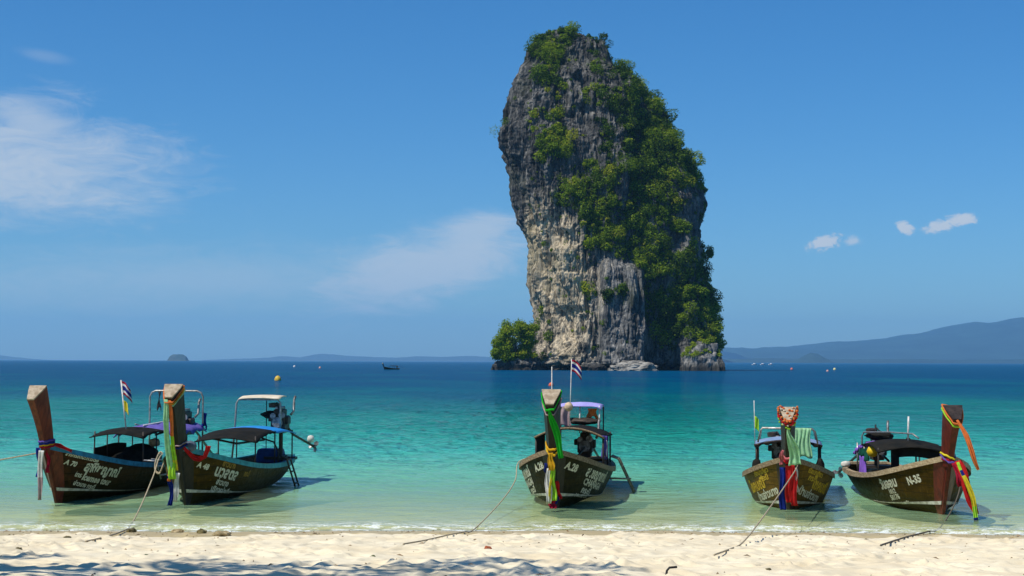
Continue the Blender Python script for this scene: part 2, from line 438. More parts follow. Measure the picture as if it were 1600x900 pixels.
at_ = t.n('ShaderNodeAttribute', attribute_name='depth'); dep = at_.outputs['Fac']
lowf = t.noise(t.mapping(pos, (0.03, 0.012, 1)), 1.0, 4, 0.55)
d2 = t.m('MULTIPLY', dep, t.mapr(lowf, 0.25, 0.75, 0.50, 1.25, smooth=False))
dl = t.m('DIVIDE', d2, 10.0, clamp=True)
body = t.ramp(t.m('POWER', dl, 0.5), [
    (0.0, (0.62, 0.66, 0.32)), (0.12, (0.42, 0.64, 0.34)), (0.22, (0.19, 0.58, 0.36)), (0.34, (0.060, 0.50, 0.39)),
    (0.47, (0.016, 0.375, 0.285)), (0.62, (0.003, 0.240, 0.205)), (0.80, (0.000, 0.125, 0.195)), (1.0, (0.000, 0.078, 0.190))])
alpha = t.m('SUBTRACT', 1.0, t.m('POWER', 2.718, t.m('MULTIPLY', dep, -2.1)))
n_small = t.noise(t.mapping(pos, (2.6, 4.2, 1)), 1.0, 5, 0.6, 0.4)
n_mid = t.noise(t.mapping(pos, (0.55, 0.95, 1)), 1.0, 5, 0.6, 0.5)
n_far = t.noise(t.mapping(pos, (0.10, 0.16, 1)), 1.0, 5, 0.62, 0.3)
gust = t.noise(t.mapping(pos, (0.006, 0.012, 1)), 1.0, 4, 0.6)
h = t.m('ADD', t.m('MULTIPLY', n_small, 0.13), t.m('ADD', t.m('MULTIPLY', n_mid, 0.70), t.m('MULTIPLY', n_far, 1.5)))
h = t.m('MULTIPLY', h, t.m('MULTIPLY', t.mapr(gust, 0.25, 0.75, 0.75, 1.2, smooth=False), t.mapr(dep, 0.0, 1.6, 0.18, 1.0, smooth=False)))
nrm = t.bump(t.m('MULTIPLY', h, t.mapr(py_, 35, 160, 0.55, 0.40)), 1.0, 1.0)
fres = t.n('ShaderNodeFresnel'); fres.inputs['IOR'].default_value = 1.33; t.put(fres.inputs['Normal'], nrm)
fr = t.m('MULTIPLY', fres.outputs[0], t.mapr(py_, 40, 200, 0.85, 0.34))
fr = t.m('MINIMUM', t.m('MULTIPLY', fr, 1.0), 0.60)
df = t.n('ShaderNodeBsdfDiffuse'); t.put(df.inputs['Color'], body); t.put(df.inputs['Normal'], t.bump(t.m('MULTIPLY', h, t.mapr(dep, 0.15, 1.2, 0.5, 2.3)), 1.0, 1.0))
tp = t.n('ShaderNodeBsdfTransparent'); tp.inputs['Color'].default_value = (0.92, 1.0, 0.84, 1)
gl = t.n('ShaderNodeBsdfGlossy'); gl.inputs['Roughness'].default_value = 0.06; t.put(gl.inputs['Normal'], nrm)
# foam lace where the wavelets die on the sand
fo1 = t.noise(t.mapping(pos, (3.0, 5.0, 1)), 1.0, 6, 0.7, 0.8); fo2 = t.noise(t.mapping(pos, (22, 30, 1)), 1.0, 4, 0.7)
fm = t.m('MULTIPLY', t.mapr(dep, 0.075, 0.012), t.mapr(t.m('ADD', fo1, t.m('MULTIPLY', fo2, 0.45)), 0.68, 0.84))
fm2 = t.m('MULTIPLY', t.m('MULTIPLY', t.mapr(dep, 0.16, 0.06), t.mapr(dep, 0.005, 0.04)), t.mapr(t.m('ADD', fo1, t.m('MULTIPLY', fo2, 0.7)), 0.84, 0.98))
foam = t.m('MULTIPLY', t.m('MAXIMUM', fm, fm2), 0.85, clamp=True)
fd = t.n('ShaderNodeBsdfDiffuse'); fd.inputs['Color'].default_value = (0.82, 0.86, 0.82, 1)
m1 = t.n('ShaderNodeMixShader'); t.put(m1.inputs[0], alpha); t.put(m1.inputs[1], tp.outputs[0]); t.put(m1.inputs[2], df.outputs[0])
m2 = t.n('ShaderNodeMixShader'); t.put(m2.inputs[0], fr); t.put(m2.inputs[1], m1.outputs[0]); t.put(m2.inputs[2], gl.outputs[0])
m3 = t.n('ShaderNodeMixShader'); t.put(m3.inputs[0], foam); t.put(m3.inputs[1], m2.outputs[0]); t.put(m3.inputs[2], fd.outputs[0])
out = t.n('ShaderNodeOutputMaterial'); t.put(out.inputs['Surface'], m3.outputs[0])
o = np_mesh('sea', np.stack([XS, YS, ZS], -1).reshape(-1, 3), gridfaces(len(ys), len(xs)), wm, attrs={'depth': depth})
tag(o, 'clear turquoise sea deepening to blue towards the horizon', kind='structure')

# ------------------------------------------------------------------ far hills
hm = pmat('far_forest', (0.022, 0.050, 0.035), 0.9, (0.012, 0.028, 0.02), 0.002)
rockfar = pmat('far_rock', (0.06, 0.08, 0.07), 0.9, (0.025, 0.05, 0.035), 0.03)
def ridge(name, pts, Y, depth_, base_py, seed, mat, label, cat=None, kind=None, rough=0.16, n=220):
    P = [(at(px, py, Y), at(px, base_py, Y)) for px, py in pts]
    X = np.array([p.x for p, _ in P]); Hh = np.array([max(0.0, p.z - b_.z) for p, b_ in P])
    x = np.linspace(X[0], X[-1], n); hh = np.interp(x, X, Hh)
    rows = 21; v = np.linspace(-1, 1, rows)
    XX, VV = np.meshgrid(x, v)
    prof = np.clip(1 - np.abs(VV) ** 1.6, 0, 1)
    sc = max(Hh)
    nz = fbm(XX / (sc * 2.2), VV * depth_ / (sc * 2.2), 0.5, 5, seed)
    zz = hh[None, :] * prof * (1 + rough * 1.6 * nz * (1 - prof * 0.65)) - 1.0
    yy = Y + VV * depth_ + fbm(XX / (sc * 3), VV * 2, 2, 3, seed + 3) * depth_ * 0.15
    # outline keeps its crags
    zz += prof * (hh[None, :] > 0.1) * sc * 0.035 * fbm(XX / (sc * 0.35), VV * 3, 1, 4, seed + 9)
    o = np_mesh(name, np.stack([XX, yy, zz], -1).reshape(-1, 3), gridfaces(rows, n), mat)
    return tag(o, label, cat, kind=kind)
ridge('hills', [(1118, 549), (1131, 543.5), (1187, 543.5), (1240, 541), (1319, 534), (1375, 528.5), (1412, 523), (1450, 518), (1487, 509), (1525, 502), (1562, 500),
      (1582, 496), (1590, 493.5), (1598, 500), (1640, 505), (1760, 498), (1900, 520), (2150, 545), (2300, 566)], 19000, 3600, 566.6, 4, hm,
      'long hazy blue mountain ridge rising to the right on the horizon', kind='structure', rough=0.10, n=420)
ridge('hills', [(1125, 561), (1200, 560), (1300, 561), (1420, 560), (1500, 561.5), (1600, 560), (1800, 561), (2000, 567)], 13000, 900, 567.0, 14, hm,
      'low wooded shoreline below the hazy mountain ridge', kind='structure', rough=0.3, n=420)
ridge('hills', [(330, 563.5), (420, 559.7), (440, 557.3), (470, 559.1), (488, 555.4), (505, 553.5), (535, 556.0), (552, 556.6), (590, 558.5), (620, 559.1), (650, 556.6), (690, 557.9), (740, 556.0), (790, 559.1), (900, 561.6), (1000, 564.1)],
      22600, 900, 564.8, 22, rockfar, 'faint hazy ridge on the horizon left of the tall rock', kind='structure', rough=0.2, n=260)
ridge('hills', [(-160, 562.8), (-60, 557.8), (-10, 554.1), (12, 556.6), (40, 560.3), (70, 562.8)], 22600, 800, 562.6, 25, rockfar,
      'faint hazy ridge at the left edge of the horizon', kind='structure', rough=0.2, n=100)
ridge('islet', [(263, 563), (266, 556), (271, 553.5), (279, 552.5), (286, 554), (291, 557), (294, 563)], 9500, 60, 563.8, 31, rockfar,
      'small dark rock islet alone on the left horizon', 'islet', rough=0.35, n=60)
ridge('islet', [(1234, 567), (1246, 562), (1256, 556), (1267, 551.5), (1278, 553), (1288, 559), (1304, 567)], 11500, 180, 567.2, 37, hm,
      'hazy cone-shaped islet in front of the mountain ridge', 'islet', rough=0.2, n=80)

# ------------------------------------------------------------------ the limestone stack
RY = 600.0                                     # front foot
RC = 626.0                                     # plane of the silhouette
LEFT = [(38, 866), (44, 850), (50, 842), (60, 830), (72, 822), (90, 814), (120, 807), (150, 799), (165, 793), (185, 788), (203, 783), (214, 785), (228, 787), (245, 793), (265, 797),
        (290, 800), (315, 803), (338, 806), (352, 812), (370, 818), (390, 825), (410, 827), (440, 826), (455, 829), (475, 835), (500, 838), (525, 835), (540, 830), (552, 824), (560, 812), (568, 800), (579, 790)]
RIGHT = [(38, 886), (44, 912), (52, 930), (62, 950), (75, 955), (90, 958), (103, 966), (114, 985), (125, 998), (140, 1010), (155, 1021), (170, 1038), (190, 1050), (210, 1058), (225, 1070), (245, 1080),
         (270, 1088), (290, 1094), (320, 1100), (345, 1096), (370, 1092), (400, 1094), (430, 1099), (460, 1106), (480, 1112), (510, 1118), (540, 1120), (579, 1114)]
zt = at(880, 38, RC).z
def _edge(L):
    z = np.array([at(x, y, RC).z for y, x in L])[::-1]; x = np.array([at(x, y, RC).x for y, x in L])[::-1]
    return z, x
zl, xl = _edge(LEFT); zr, xr = _edge(RIGHT)
NZ, NF, NB = 600, 660, 110
zz = np.concatenate([np.linspace(-2.5, zt - 6, NZ - 40), np.linspace(zt - 6, zt + 0.2, 41)[1:]]); NZ = len(zz)
th = np.concatenate([np.linspace(R(-205), R(25), NF), np.linspace(R(25), R(155), NB + 2)[1:-1]]); NT_ = len(th)
# plan outline: soft polygon, a blunt edge towards the beach
facets = [((-0.86, -0.51), 0.86), ((0.28, -0.96), 0.86), ((0.97, -0.22), 0.97), ((-0.97, 0.25), 0.95), ((0.7, 0.7), 0.95), ((-0.5, 0.86), 0.95), ((0.1, -1.0), 0.93)]
inv = sum((np.clip((a * np.cos(th) + b_ * np.sin(th)) / d_, 0, None)) ** 9 for (a, b_), d_ in facets) ** (1 / 9)
rad = 1 / inv; ox, oy = rad * np.cos(th), rad * np.sin(th)
ox = ox / np.where(ox > 0, ox.max(), -ox.min())
exl = np.interp(zz, zl, xl); exr = np.interp(zz, zr, xr)
cx = (exl + exr) / 2; ax = (exr - exl) / 2
zf = zz / zt
by = np.interp(zf, [0, 0.25, 0.6, 0.85, 0.95, 1.0], [29, 28, 25, 17, 11, 3.0])
cyy = RC + np.interp(zf, [0, 0.6, 1.0], [0, 6.0, 13])
shrink = np.ones(NZ)
X = cx[:, None] + ax[:, None] * ox[None, :]
Y = cyy[:, None] + by[:, None] * oy[None, :]
Zr = np.repeat(zz[:, None], NT_, 1)
# outward plan normal
tx = np.gradient(X, axis=1); ty = np.gradient(Y, axis=1); ln = np.sqrt(tx ** 2 + ty ** 2) + 1e-9
nx, ny = ty / ln, -tx / ln
P0 = np.stack([X, Y, Zr], -1)
ppx, ppy = proj(P0.reshape(-1, 3)); ppx = ppx.reshape(X.shape); ppy = ppy.reshape(X.shape)
front = ny < 0.15
d = np.zeros_like(X)
def gs(v, a, b_, s): return sstep(a - s, a + s, v) * sstep(b_ + s, b_ - s, v)
# big forms
d += 3.4 * fbm(X / 24, Y / 24, Zr / 46, 3, 41)
d += front * (6.5 * gs(ppx, 938, 1004, 7) * sstep(392, 430, ppy))                    # grey buttress at the foot
d -= front * (8.0 * gs(ppx, 1008, 1072, 8) * sstep(415, 470, ppy))                   # shaded recess beside it
d -= front * (3.5 * gs(ppx, 985, 1035, 10) * gs(ppy, 190, 320, 25))                  # dark gully on the right
d += front * (3.0 * gs(ppx, 925, 985, 12) * gs(ppy, 110, 300, 25))                   # upper rib
d -= front * (3.2 * gs(ppx, 868, 893, 7) * gs(ppy, 362, 384, 5))                     # small cave with overhang
d += front * (2.2 * gs(ppx, 868, 905, 8) * gs(ppy, 384, 480, 10))
cre = np.abs(ppx - (874 + (ppy - 488) * 0.42)); d -= front * 2.2 * sstep(7, 1, cre) * gs(ppy, 485, 566, 8)
d -= front * 2.6 * sstep(9, 2, np.abs(ppx - 918 - 0.04 * (ppy - 470))) * gs(ppy, 455, 500, 12)
# flutes, cracks and crags (vertical grain)
S = np.where(np.abs(nx) > 0.7, Y, X)
n1 = np.abs(fbm(X / 13, Y / 13, Zr / 38, 3, 51)); d += 6.0 * (n1 - 0.22)
n2 = np.abs(fbm(X / 5.2, Y / 5.2, Zr / 24, 3, 61)); d += 5.0 * (n2 - 0.22)
n3 = np.abs(fbm(X / 2.3, Y / 2.3, Zr / 14, 3, 71)); d += 3.0 * (n3 - 0.22)
n4 = np.abs(fbm(X / 1.0, Y / 1.0, Zr / 2.2, 2, 81)); d += 0.95 * (n4 - 0.2)
led = fbm(X / 16, Y / 16, Zr / 3.4, 3, 91); d += 0.8 * np.abs(led) - 0.2
d += 0.9 * sstep(0.1, 0.5, fbm(X / 7, Y / 7, Zr / 5, 3, 95))
# sea notch and blocky foot
foot = fbm(X / 3.5, Y / 3.5, Zr / 3.0, 3, 99)
d += 2.6 * foot * sstep(16, 3, Zr)
d -= 3.0 * sstep(3.2, 0.8, Zr + 1.2 * foot)
d *= sstep(zt + 0.5, zt - 9, Zr) * 0.9 + 0.1
edge = np.clip(np.abs(nx), 0, 1) ** 4
d = d * (1 - 0.35 * edge)
X2, Y2 = X + nx * d, Y + ny * d
Z2 = Zr + 1.5 * fbm(X / 9, Y / 9, Zr / 9, 2, 7) * sstep(2, 12, Zr) * sstep(zt + 2, zt - 6, Zr)
RV = np.stack([X2, Y2, Z2], -1)
# cap
faces = gridfaces(NZ, NT_, wrap=True)
ctr = RV[-1].mean(0) + np.array([0, 0, 0.8])
V = np.concatenate([RV.reshape(-1, 3), ctr[None]]); ci = len(V) - 1
k = np.arange(NT_); top0 = (NZ - 1) * NT_
capf = np.stack([top0 + k, top0 + (k + 1) % NT_, np.full(NT_, ci), np.full(NT_, ci)], -1)

rk = bpy.data.materials.new('limestone'); rk.use_nodes = True; t = NT(rk.node_tree); rk.node_tree.nodes.clear()
geo = t.n('ShaderNodeNewGeometry'); pos = geo.outputs['Position']; px_, py_, pz_ = t.sep(pos)
v1 = t.noise(t.mapping(pos, (0.16, 0.16, 0.05)), 1.0, 6, 0.68, 0.6)
v2 = t.noise(t.mapping(pos, (0.75, 0.75, 0.10)), 1.0, 6, 0.7, 0.5)
v3 = t.noise(t.mapping(pos, (2.2, 2.2, 0.8)), 1.0, 5, 0.7)
v4 = t.noise(t.mapping(pos, (0.05, 0.05, 0.035)), 1.0, 3, 0.5)
grey = t.ramp(t.m('ADD', t.m('MULTIPLY', v1, 0.45), t.m('ADD', t.m('MULTIPLY', v2, 0.40), t.m('MULTIPLY', v3, 0.15))),
              [(0.38, (0.022, 0.023, 0.022)), (0.46, (0.085, 0.086, 0.083)), (0.53, (0.19, 0.187, 0.175)), (0.62, (0.44, 0.415, 0.365))])
pat = t.m('MULTIPLY', t.mapr(t.m('ADD', pz_, t.m('MULTIPLY', t.m('SUBTRACT', v1, 0.5), 130.0)), 34, 88), t.mapr(v2, 0.35, 0.62, 1.0, 0.62))
grey = t.mix(t.m('MULTIPLY', pat, 0.80), grey, t.mix(1.0, grey, (0.34, 0.335, 0.33), 'MULTIPLY'))
# warm, freshly broken face low on the left: a stain of its own
m_ = at(880, 470, RC - 20); m2_ = at(862, 380, RC - 20)
def patch(c_, rx, rz):
    qx = t.m('DIVIDE', t.m('SUBTRACT', px_, c_.x), rx); qz = t.m('DIVIDE', t.m('SUBTRACT', pz_, c_.z), rz)
    q = t.m('SQRT', t.m('ADD', t.m('MULTIPLY', qx, qx), t.m('MULTIPLY', qz, qz)))
    return t.m('ADD', t.m('SUBTRACT', 1.0, q), t.m('MULTIPLY', t.m('SUBTRACT', v1, 0.5), 2.0))
warm = t.m('MAXIMUM', t.mapr(patch(m_, 17, 30), -0.15, 0.45), t.mapr(patch(m2_, 15, 24), -0.1, 0.5))
warm = t.m('MULTIPLY', warm, t.mapr(t.m('ADD', t.m('MULTIPLY', v2, 0.6), t.m('MULTIPLY', v4, 0.4)), 0.36, 0.56))
ochre = t.ramp(t.m('ADD', t.m('MULTIPLY', v2, 0.6), t.m('MULTIPLY', v3, 0.4)), [(0.36, (0.22, 0.16, 0.10)), (0.46, (0.58, 0.47, 0.30)), (0.58, (0.72, 0.60, 0.41)), (0.70, (0.66, 0.38, 0.16))])
drip = t.noise(t.mapping(pos, (0.55, 0.55, 0.018)), 1.0, 5, 0.6, 0.4); drip2 = t.noise(t.mapping(pos, (1.6, 1.6, 0.04)), 1.0, 4, 0.6, 0.3)
ds = t.m('MAXIMUM', t.mapr(drip, 0.54, 0.62), t.m('MULTIPLY', t.mapr(drip2, 0.56, 0.64), 0.7))
c = t.mix(t.m('MULTIPLY', warm, 0.85), grey, ochre)
c = t.mix(t.m('MULTIPLY', ds, 0.62), c, (0.020, 0.021, 0.020))
c = t.mix(t.m('MULTIPLY', t.mapr(v4, 0.55, 0.7), 0.35), c, (0.07, 0.085, 0.035))
tide = t.mapr(pz_, 3.6, 1.0)
c = t.mix(t.m('MULTIPLY', tide, 0.85), c, (0.035, 0.032, 0.026))
bs = t.n('ShaderNodeBsdfPrincipled'); t.put(bs.inputs['Base Color'], c); bs.inputs['Roughness'].default_value = 0.92; bs.inputs['Specular IOR Level'].default_value = 0.05
hb = t.m('ADD', t.m('MULTIPLY', v2, 1.2), t.m('MULTIPLY', v3, 0.6)); t.put(bs.inputs['Normal'], t.bump(hb, 0.8, 0.8))
out = t.n('ShaderNodeOutputMaterial'); t.put(out.inputs['Surface'], bs.outputs[0])
rock = np_mesh('limestone_stack', V, faces, rk, smooth=False)
bm = bmesh.new(); bm.from_mesh(rock.data); bm.verts.ensure_lookup_table()
for q in range(NT_): bm.faces.new((bm.verts[top0 + q], bm.verts[top0 + (q + 1) % NT_], bm.verts[ci]))
bmesh.ops.recalc_face_normals(bm, faces=bm.faces); bm.to_mesh(rock.data); bm.free()
tag(rock, 'towering grey and ochre limestone rock rising out of the sea', 'sea stack')

def boulder(name, px0, px1, ytop, ybase, Y, seed, label, lean=0.0, deep=0.8, amp=0.34, mat=None):
    a_, b_ = at(px0, ybase, Y), at(px1, ybase, Y); tp_ = at((px0 + px1) / 2, ytop, Y)
    wx = (b_.x - a_.x) / 2; hz = tp_.z
    bm = bmesh.new(); bmesh.ops.create_icosphere(bm, subdivisions=5, radius=1.0)
    P = np.array([v.co for v in bm.verts]); F = np.array([[v.index for v in f.verts] for f in bm.faces]); bm.free()
    s_ = np.sign(P) * np.abs(P) ** 0.8
    dd = 1 + amp * fbm(P[:, 0] * 1.7 + seed, P[:, 1] * 1.7, P[:, 2] * 1.7, 4, seed) + amp * 0.8 * (np.abs(fbm(P[:, 0] * 3.4, P[:, 1] * 3.4, P[:, 2] * 2.4 + seed, 4, seed + 5)) - 0.2)
    P = s_ * dd[:, None] * np.array([wx, wx * deep, hz * 0.92])
    P[:, 0] += lean * P[:, 2]
    P += np.array([(a_.x + b_.x) / 2, Y + wx * deep * 0.2, 0.0])
    o = np_mesh(name, P, F, mat or rk, smooth=False)
    return tag(o, label, 'boulder'), P, F
pale = pmat('pale_limestone', (0.40, 0.375, 0.32), 0.9, (0.10, 0.095, 0.085), 0.35, 0.8, 1.4)
boulder('boulder', 953, 1026, 563, 579, 592, 3, 'pale flat boulder at the waterline below the grey buttress', deep=0.55, mat=pale)
_, BP, BF = boulder('boulder', 1064, 1129, 532, 580, 597, 8, 'big rounded boulder with shrubs on top at the right foot of the rock', deep=0.8)
_, LP, LF = boulder('boulder', 771, 850, 553, 578, 606, 12, 'low dark ledge of rock under the leafy trees left of the stack', deep=0.7)
boulder('boulder', 905, 948, 566, 578, 594, 17, 'low jumble of dark blocks at the waterline under the ochre face', deep=0.6)

# ------------------------------------------------------------------ foliage
fol = bpy.data.materials.new('foliage'); fol.use_nodes = True; t = NT(fol.node_tree); fol.node_tree.nodes.clear()
ti = t.n('ShaderNodeAttribute', attribute_name='tint').outputs['Fac']
c = t.ramp(ti, [(0.0, (0.014, 0.032, 0.003)), (0.3, (0.052, 0.108, 0.006)), (0.55, (0.145, 0.230, 0.010)), (0.8, (0.25, 0.33, 0.014)), (1.0, (0.35, 0.34, 0.025))])
d1 = t.n('ShaderNodeBsdfDiffuse'); t.put(d1.inputs['Color'], c)
d2_ = t.n('ShaderNodeBsdfTranslucent'); t.put(d2_.inputs['Color'], t.mix(1.0, c, (1.25, 1.3, 0.7), 'MULTIPLY'))
gl = t.n('ShaderNodeBsdfGlossy'); gl.inputs['Roughness'].default_value = 0.45; gl.inputs['Color'].default_value = (0.5, 0.5, 0.5, 1)
mx = t.n('ShaderNodeMixShader'); mx.inputs[0].default_value = 0.38; t.put(mx.inputs[1], d1.outputs[0]); t.put(mx.inputs[2], d2_.outputs[0])
mx2 = t.n('ShaderNodeMixShader'); mx2.inputs[0].default_value = 0.010; t.put(mx2.inputs[1], mx.outputs[0]); t.put(mx2.inputs[2], gl.outputs[0])
out = t.n('ShaderNodeOutputMaterial'); t.put(out.inputs['Surface'], mx2.outputs[0])
bark = pmat('bark', (0.16, 0.13, 0.10), 0.9, (0.07, 0.055, 0.04), 3.0)

def leaf_cloud(rs, c_, rad_, n, size, tint, spread=0.16, shell=0.55):
    """n small leaf sprays through the outer part of an uneven crown"""
    dirs = rs.normal(size=(n, 3)); dirs /= np.linalg.norm(dirs, axis=1)[:, None]
    lob = 1 + 0.40 * vnoise(dirs[:, 0] * 1.9 + c_[0], dirs[:, 1] * 1.9 + c_[1], dirs[:, 2] * 1.9 + c_[2], 4)
    r_ = (shell + (1 - shell) * rs.rand(n) ** 0.6) * lob
    p = np.array(c_) + dirs * r_[:, None] * np.array(rad_)
    nrm = dirs * 0.7 + rs.normal(size=(n, 3)) * 0.55 + np.array([0, 0, 0.55]); nrm /= np.linalg.norm(nrm, axis=1)[:, None]
    a = np.cross(nrm, rs.normal(size=(n, 3))); a /= np.linalg.norm(a, axis=1)[:, None] + 1e-9
    b_ = np.cross(nrm, a)
    s_ = size * (0.6 + 0.8 * rs.rand(n))[:, None]
    droop = np.array([0, 0, -0.25]) * s_
    V_ = np.stack([p - a * s_ , p - b_ * s_ * 0.45, p + a * s_ + droop, p + b_ * s_ * 0.45], 1)
    tn = np.clip(tint + rs.normal(size=n) * spread, 0, 1)
    return V_.reshape(-1, 3), np.repeat(tn, 4)
def leaves_obj(name, Vs, Ts, parent=None):
    V_ = np.concatenate(Vs); T_ = np.concatenate(Ts)
    return np_mesh(name, V_, np.arange(len(V_)).reshape(-1, 4), fol, parent, smooth=False, attrs={'tint': T_})

# where shrubs root: polygons traced on the face the beach sees
VEG = [
    ([(960, 92), (990, 110), (1022, 150), (1060, 200), (1090, 250), (1102, 300), (1075, 290), (1058, 300), (1050, 340), (1085, 372), (1112, 385), (1112, 440), (1120, 490), (1127, 525), (1122, 560),
      (1090, 535), (1068, 520), (1040, 545), (1012, 520), (1008, 470), (1010, 440), (985, 405), (955, 405), (925, 415), (915, 385), (905, 335), (880, 300), (870, 275), (900, 255), (935, 248), (985, 262), (1005, 235), (985, 185), (968, 140)], 1.0, 0.50),
    ([(828, 76), (850, 50), (880, 40), (900, 46), (878, 92), (868, 125), (856, 142), (843, 128), (850, 100), (834, 88)], 0.8, 0.42),
    ([(915, 48), (955, 62), (960, 90), (935, 100), (915, 80)], 0.28, 0.32),
    ([(848, 208), (872, 192), (893, 205), (892, 245), (868, 262), (842, 252), (838, 228)], 1.1, 0.60),
    ([(855, 140), (872, 145), (880, 175), (865, 190), (845, 180)], 0.45, 0.62),
    ([(820, 170), (850, 165), (850, 215), (825, 205)], 0.22, 0.62),
    ([(862, 300), (880, 272), (905, 290), (900, 330), (875, 328), (858, 322)], 0.5, 0.52),
    ([(925, 100), (965, 110), (985, 170), (960, 180), (935, 150)], 0.55, 0.32),
    ([(935, 180), (985, 185), (1000, 235), (970, 255), (935, 245)], 0.35, 0.36),
    ([(908, 436), (930, 436), (932, 460), (912, 458)], 1.0, 0.46), ([(943, 458), (957, 456), (957, 476), (944, 476)], 1.3, 0.30), ([(962, 448), (980, 446), (980, 462), (964, 464)], 1.0, 0.42),
    ([(1015, 470), (1060, 480), (1058, 545), (1020, 545)], 0.5, 0.42),
    ([(790, 150), (815, 150), (805, 185), (788, 200)], 0.4, 0.22),
    ([(1058, 300), (1075, 290), (1102, 300), (1100, 345), (1060, 345)], 0.15, 0.25),
    ([(820, 90), (960, 90), (940, 330), (810, 330)], 0.035, 0.55), ([(840, 330), (930, 330), (1000, 570), (840, 570)], 0.02, 0.5),
]
FN = np.cross(np.roll(RV, -1, 1) - RV, np.roll(RV, -1, 0) - RV); FN /= np.linalg.norm(FN, axis=2)[..., None] + 1e-9
if (FN[..., 0] * nx + FN[..., 1] * ny).mean() < 0: FN = -FN
vx, vy = proj(RV.reshape(-1, 3)); vx = vx.reshape(X.shape); vy = vy.reshape(X.shape)
rs = np.random.RandomState(11)
# area of each grid cell, to sow evenly
e1 = np.linalg.norm(np.roll(RV, -1, 1) - RV, axis=2); e2 = np.linalg.norm(np.roll(RV, -1, 0) - RV, axis=2)
area = np.clip(e1, 0, 1.5) * np.clip(e2, 0, 1.5)
hole = fbm(RV[..., 0] / 9, RV[..., 1] / 9, RV[..., 2] / 9, 3, 123)
dens = np.zeros(X.shape); tb = np.full(X.shape, 0.45)
vis = (ny < 0.30)
for poly, dn, tn in VEG:
    k_ = inpoly(vx, vy, poly) & vis
    up = dens < dn; sel = k_ & up
    dens[sel] = dn; tb[sel] = tn
dens *= np.where(dens > 0.3, sstep(-0.42, 0.02, hole), 1.0)
back = (~vis) & (Z2 > 12); dens[back] = 0.30 * sstep(-0.1, 0.3, hole[back])
lam = dens * area * 0.250; lam[:, -1] = 0; lam[-2:] = 0; lam[Z2 < 5] = 0
hit = np.argwhere(rs.rand(*X.shape) < lam)
Vs, Ts = [], []; nb = 0
for i, j in hit:
    p = RV[i, j]; nr = FN[i, j]
    big = rs.rand()
    r_ = (0.65 + 1.0 * big ** 1.5 + (1.5 * rs.rand() if big > 0.80 else 0) + (1.0 if big > 0.965 else 0)) * (0.75 if dens[i, j] < 0.3 else 1.0)
    c_ = p + nr * r_ * 0.5 + np.array([0, 0, r_ * 0.4])
    n = int(58 * r_ ** 1.7) + 14
    if back[i, j]: n = n // 2
    clump = vnoise(p[0] / 8, p[1] / 8, p[2] / 8, 55)
    tn = tb[i, j] + 0.24 * float(clump) + rs.normal() * 0.17
    if rs.rand() < 0.12 and dens[i, j] > 0.5:                       # creepers hanging below
        L_ = rs.uniform(2.5, 6.0); q_ = np.linspace(0, 1, int(L_ * 9)); vp = p[None] + np.outer(q_, np.array([0, 0, -L_])) + nr * 0.8 + rs.normal(size=(len(q_), 3)) * 0.22
        sz_ = 0.22 * (1.15 - q_)[:, None]; aa = rs.normal(size=(len(q_), 3)); aa /= np.linalg.norm(aa, axis=1)[:, None]; bb = np.cross(aa, rs.normal(size=(len(q_), 3)))
        Vs.append(np.stack([vp - aa * sz_, vp - bb * sz_ * 0.6, vp + aa * sz_, vp + bb * sz_ * 0.6], 1).reshape(-1, 3)); Ts.append(np.repeat(np.clip(tn + rs.normal(size=len(q_)) * 0.1, 0, 1), 4))
    a_, b_ = leaf_cloud(rs, c_, (r_, r_, r_ * 0.85), n, 0.26 + 0.20 * rs.rand(), tn, 0.15); Vs.append(a_); Ts.append(b_); nb += 1
lam2 = np.where(dens > 0.25, dens, dens * 0.6) * area * 0.75; lam2[:, -1] = 0; lam2[-2:] = 0; lam2[Z2 < 5] = 0; lam2[back] = 0
for i, j in np.argwhere(rs.rand(*X.shape) < lam2):                  # low creepers and saplings between the bushes
    p = RV[i, j]; nr = FN[i, j]; r_ = rs.uniform(0.25, 0.75)
    a_, b_ = leaf_cloud(rs, p + nr * r_ * 0.4, (r_, r_, r_ * rs.uniform(0.7, 1.6)), int(10 + 14 * r_), 0.17 + 0.14 * rs.rand(), tb[i, j] - 0.06 + rs.normal() * 0.2, 0.14); Vs.append(a_); Ts.append(b_)
print('shrubs', nb, 'leaf quads', sum(len(a) for a in Vs) // 4)
o = leaves_obj('scrub', Vs, Ts); tag(o, 'dense green scrub clinging all over the limestone rock', 'scrub', kind='stuff')

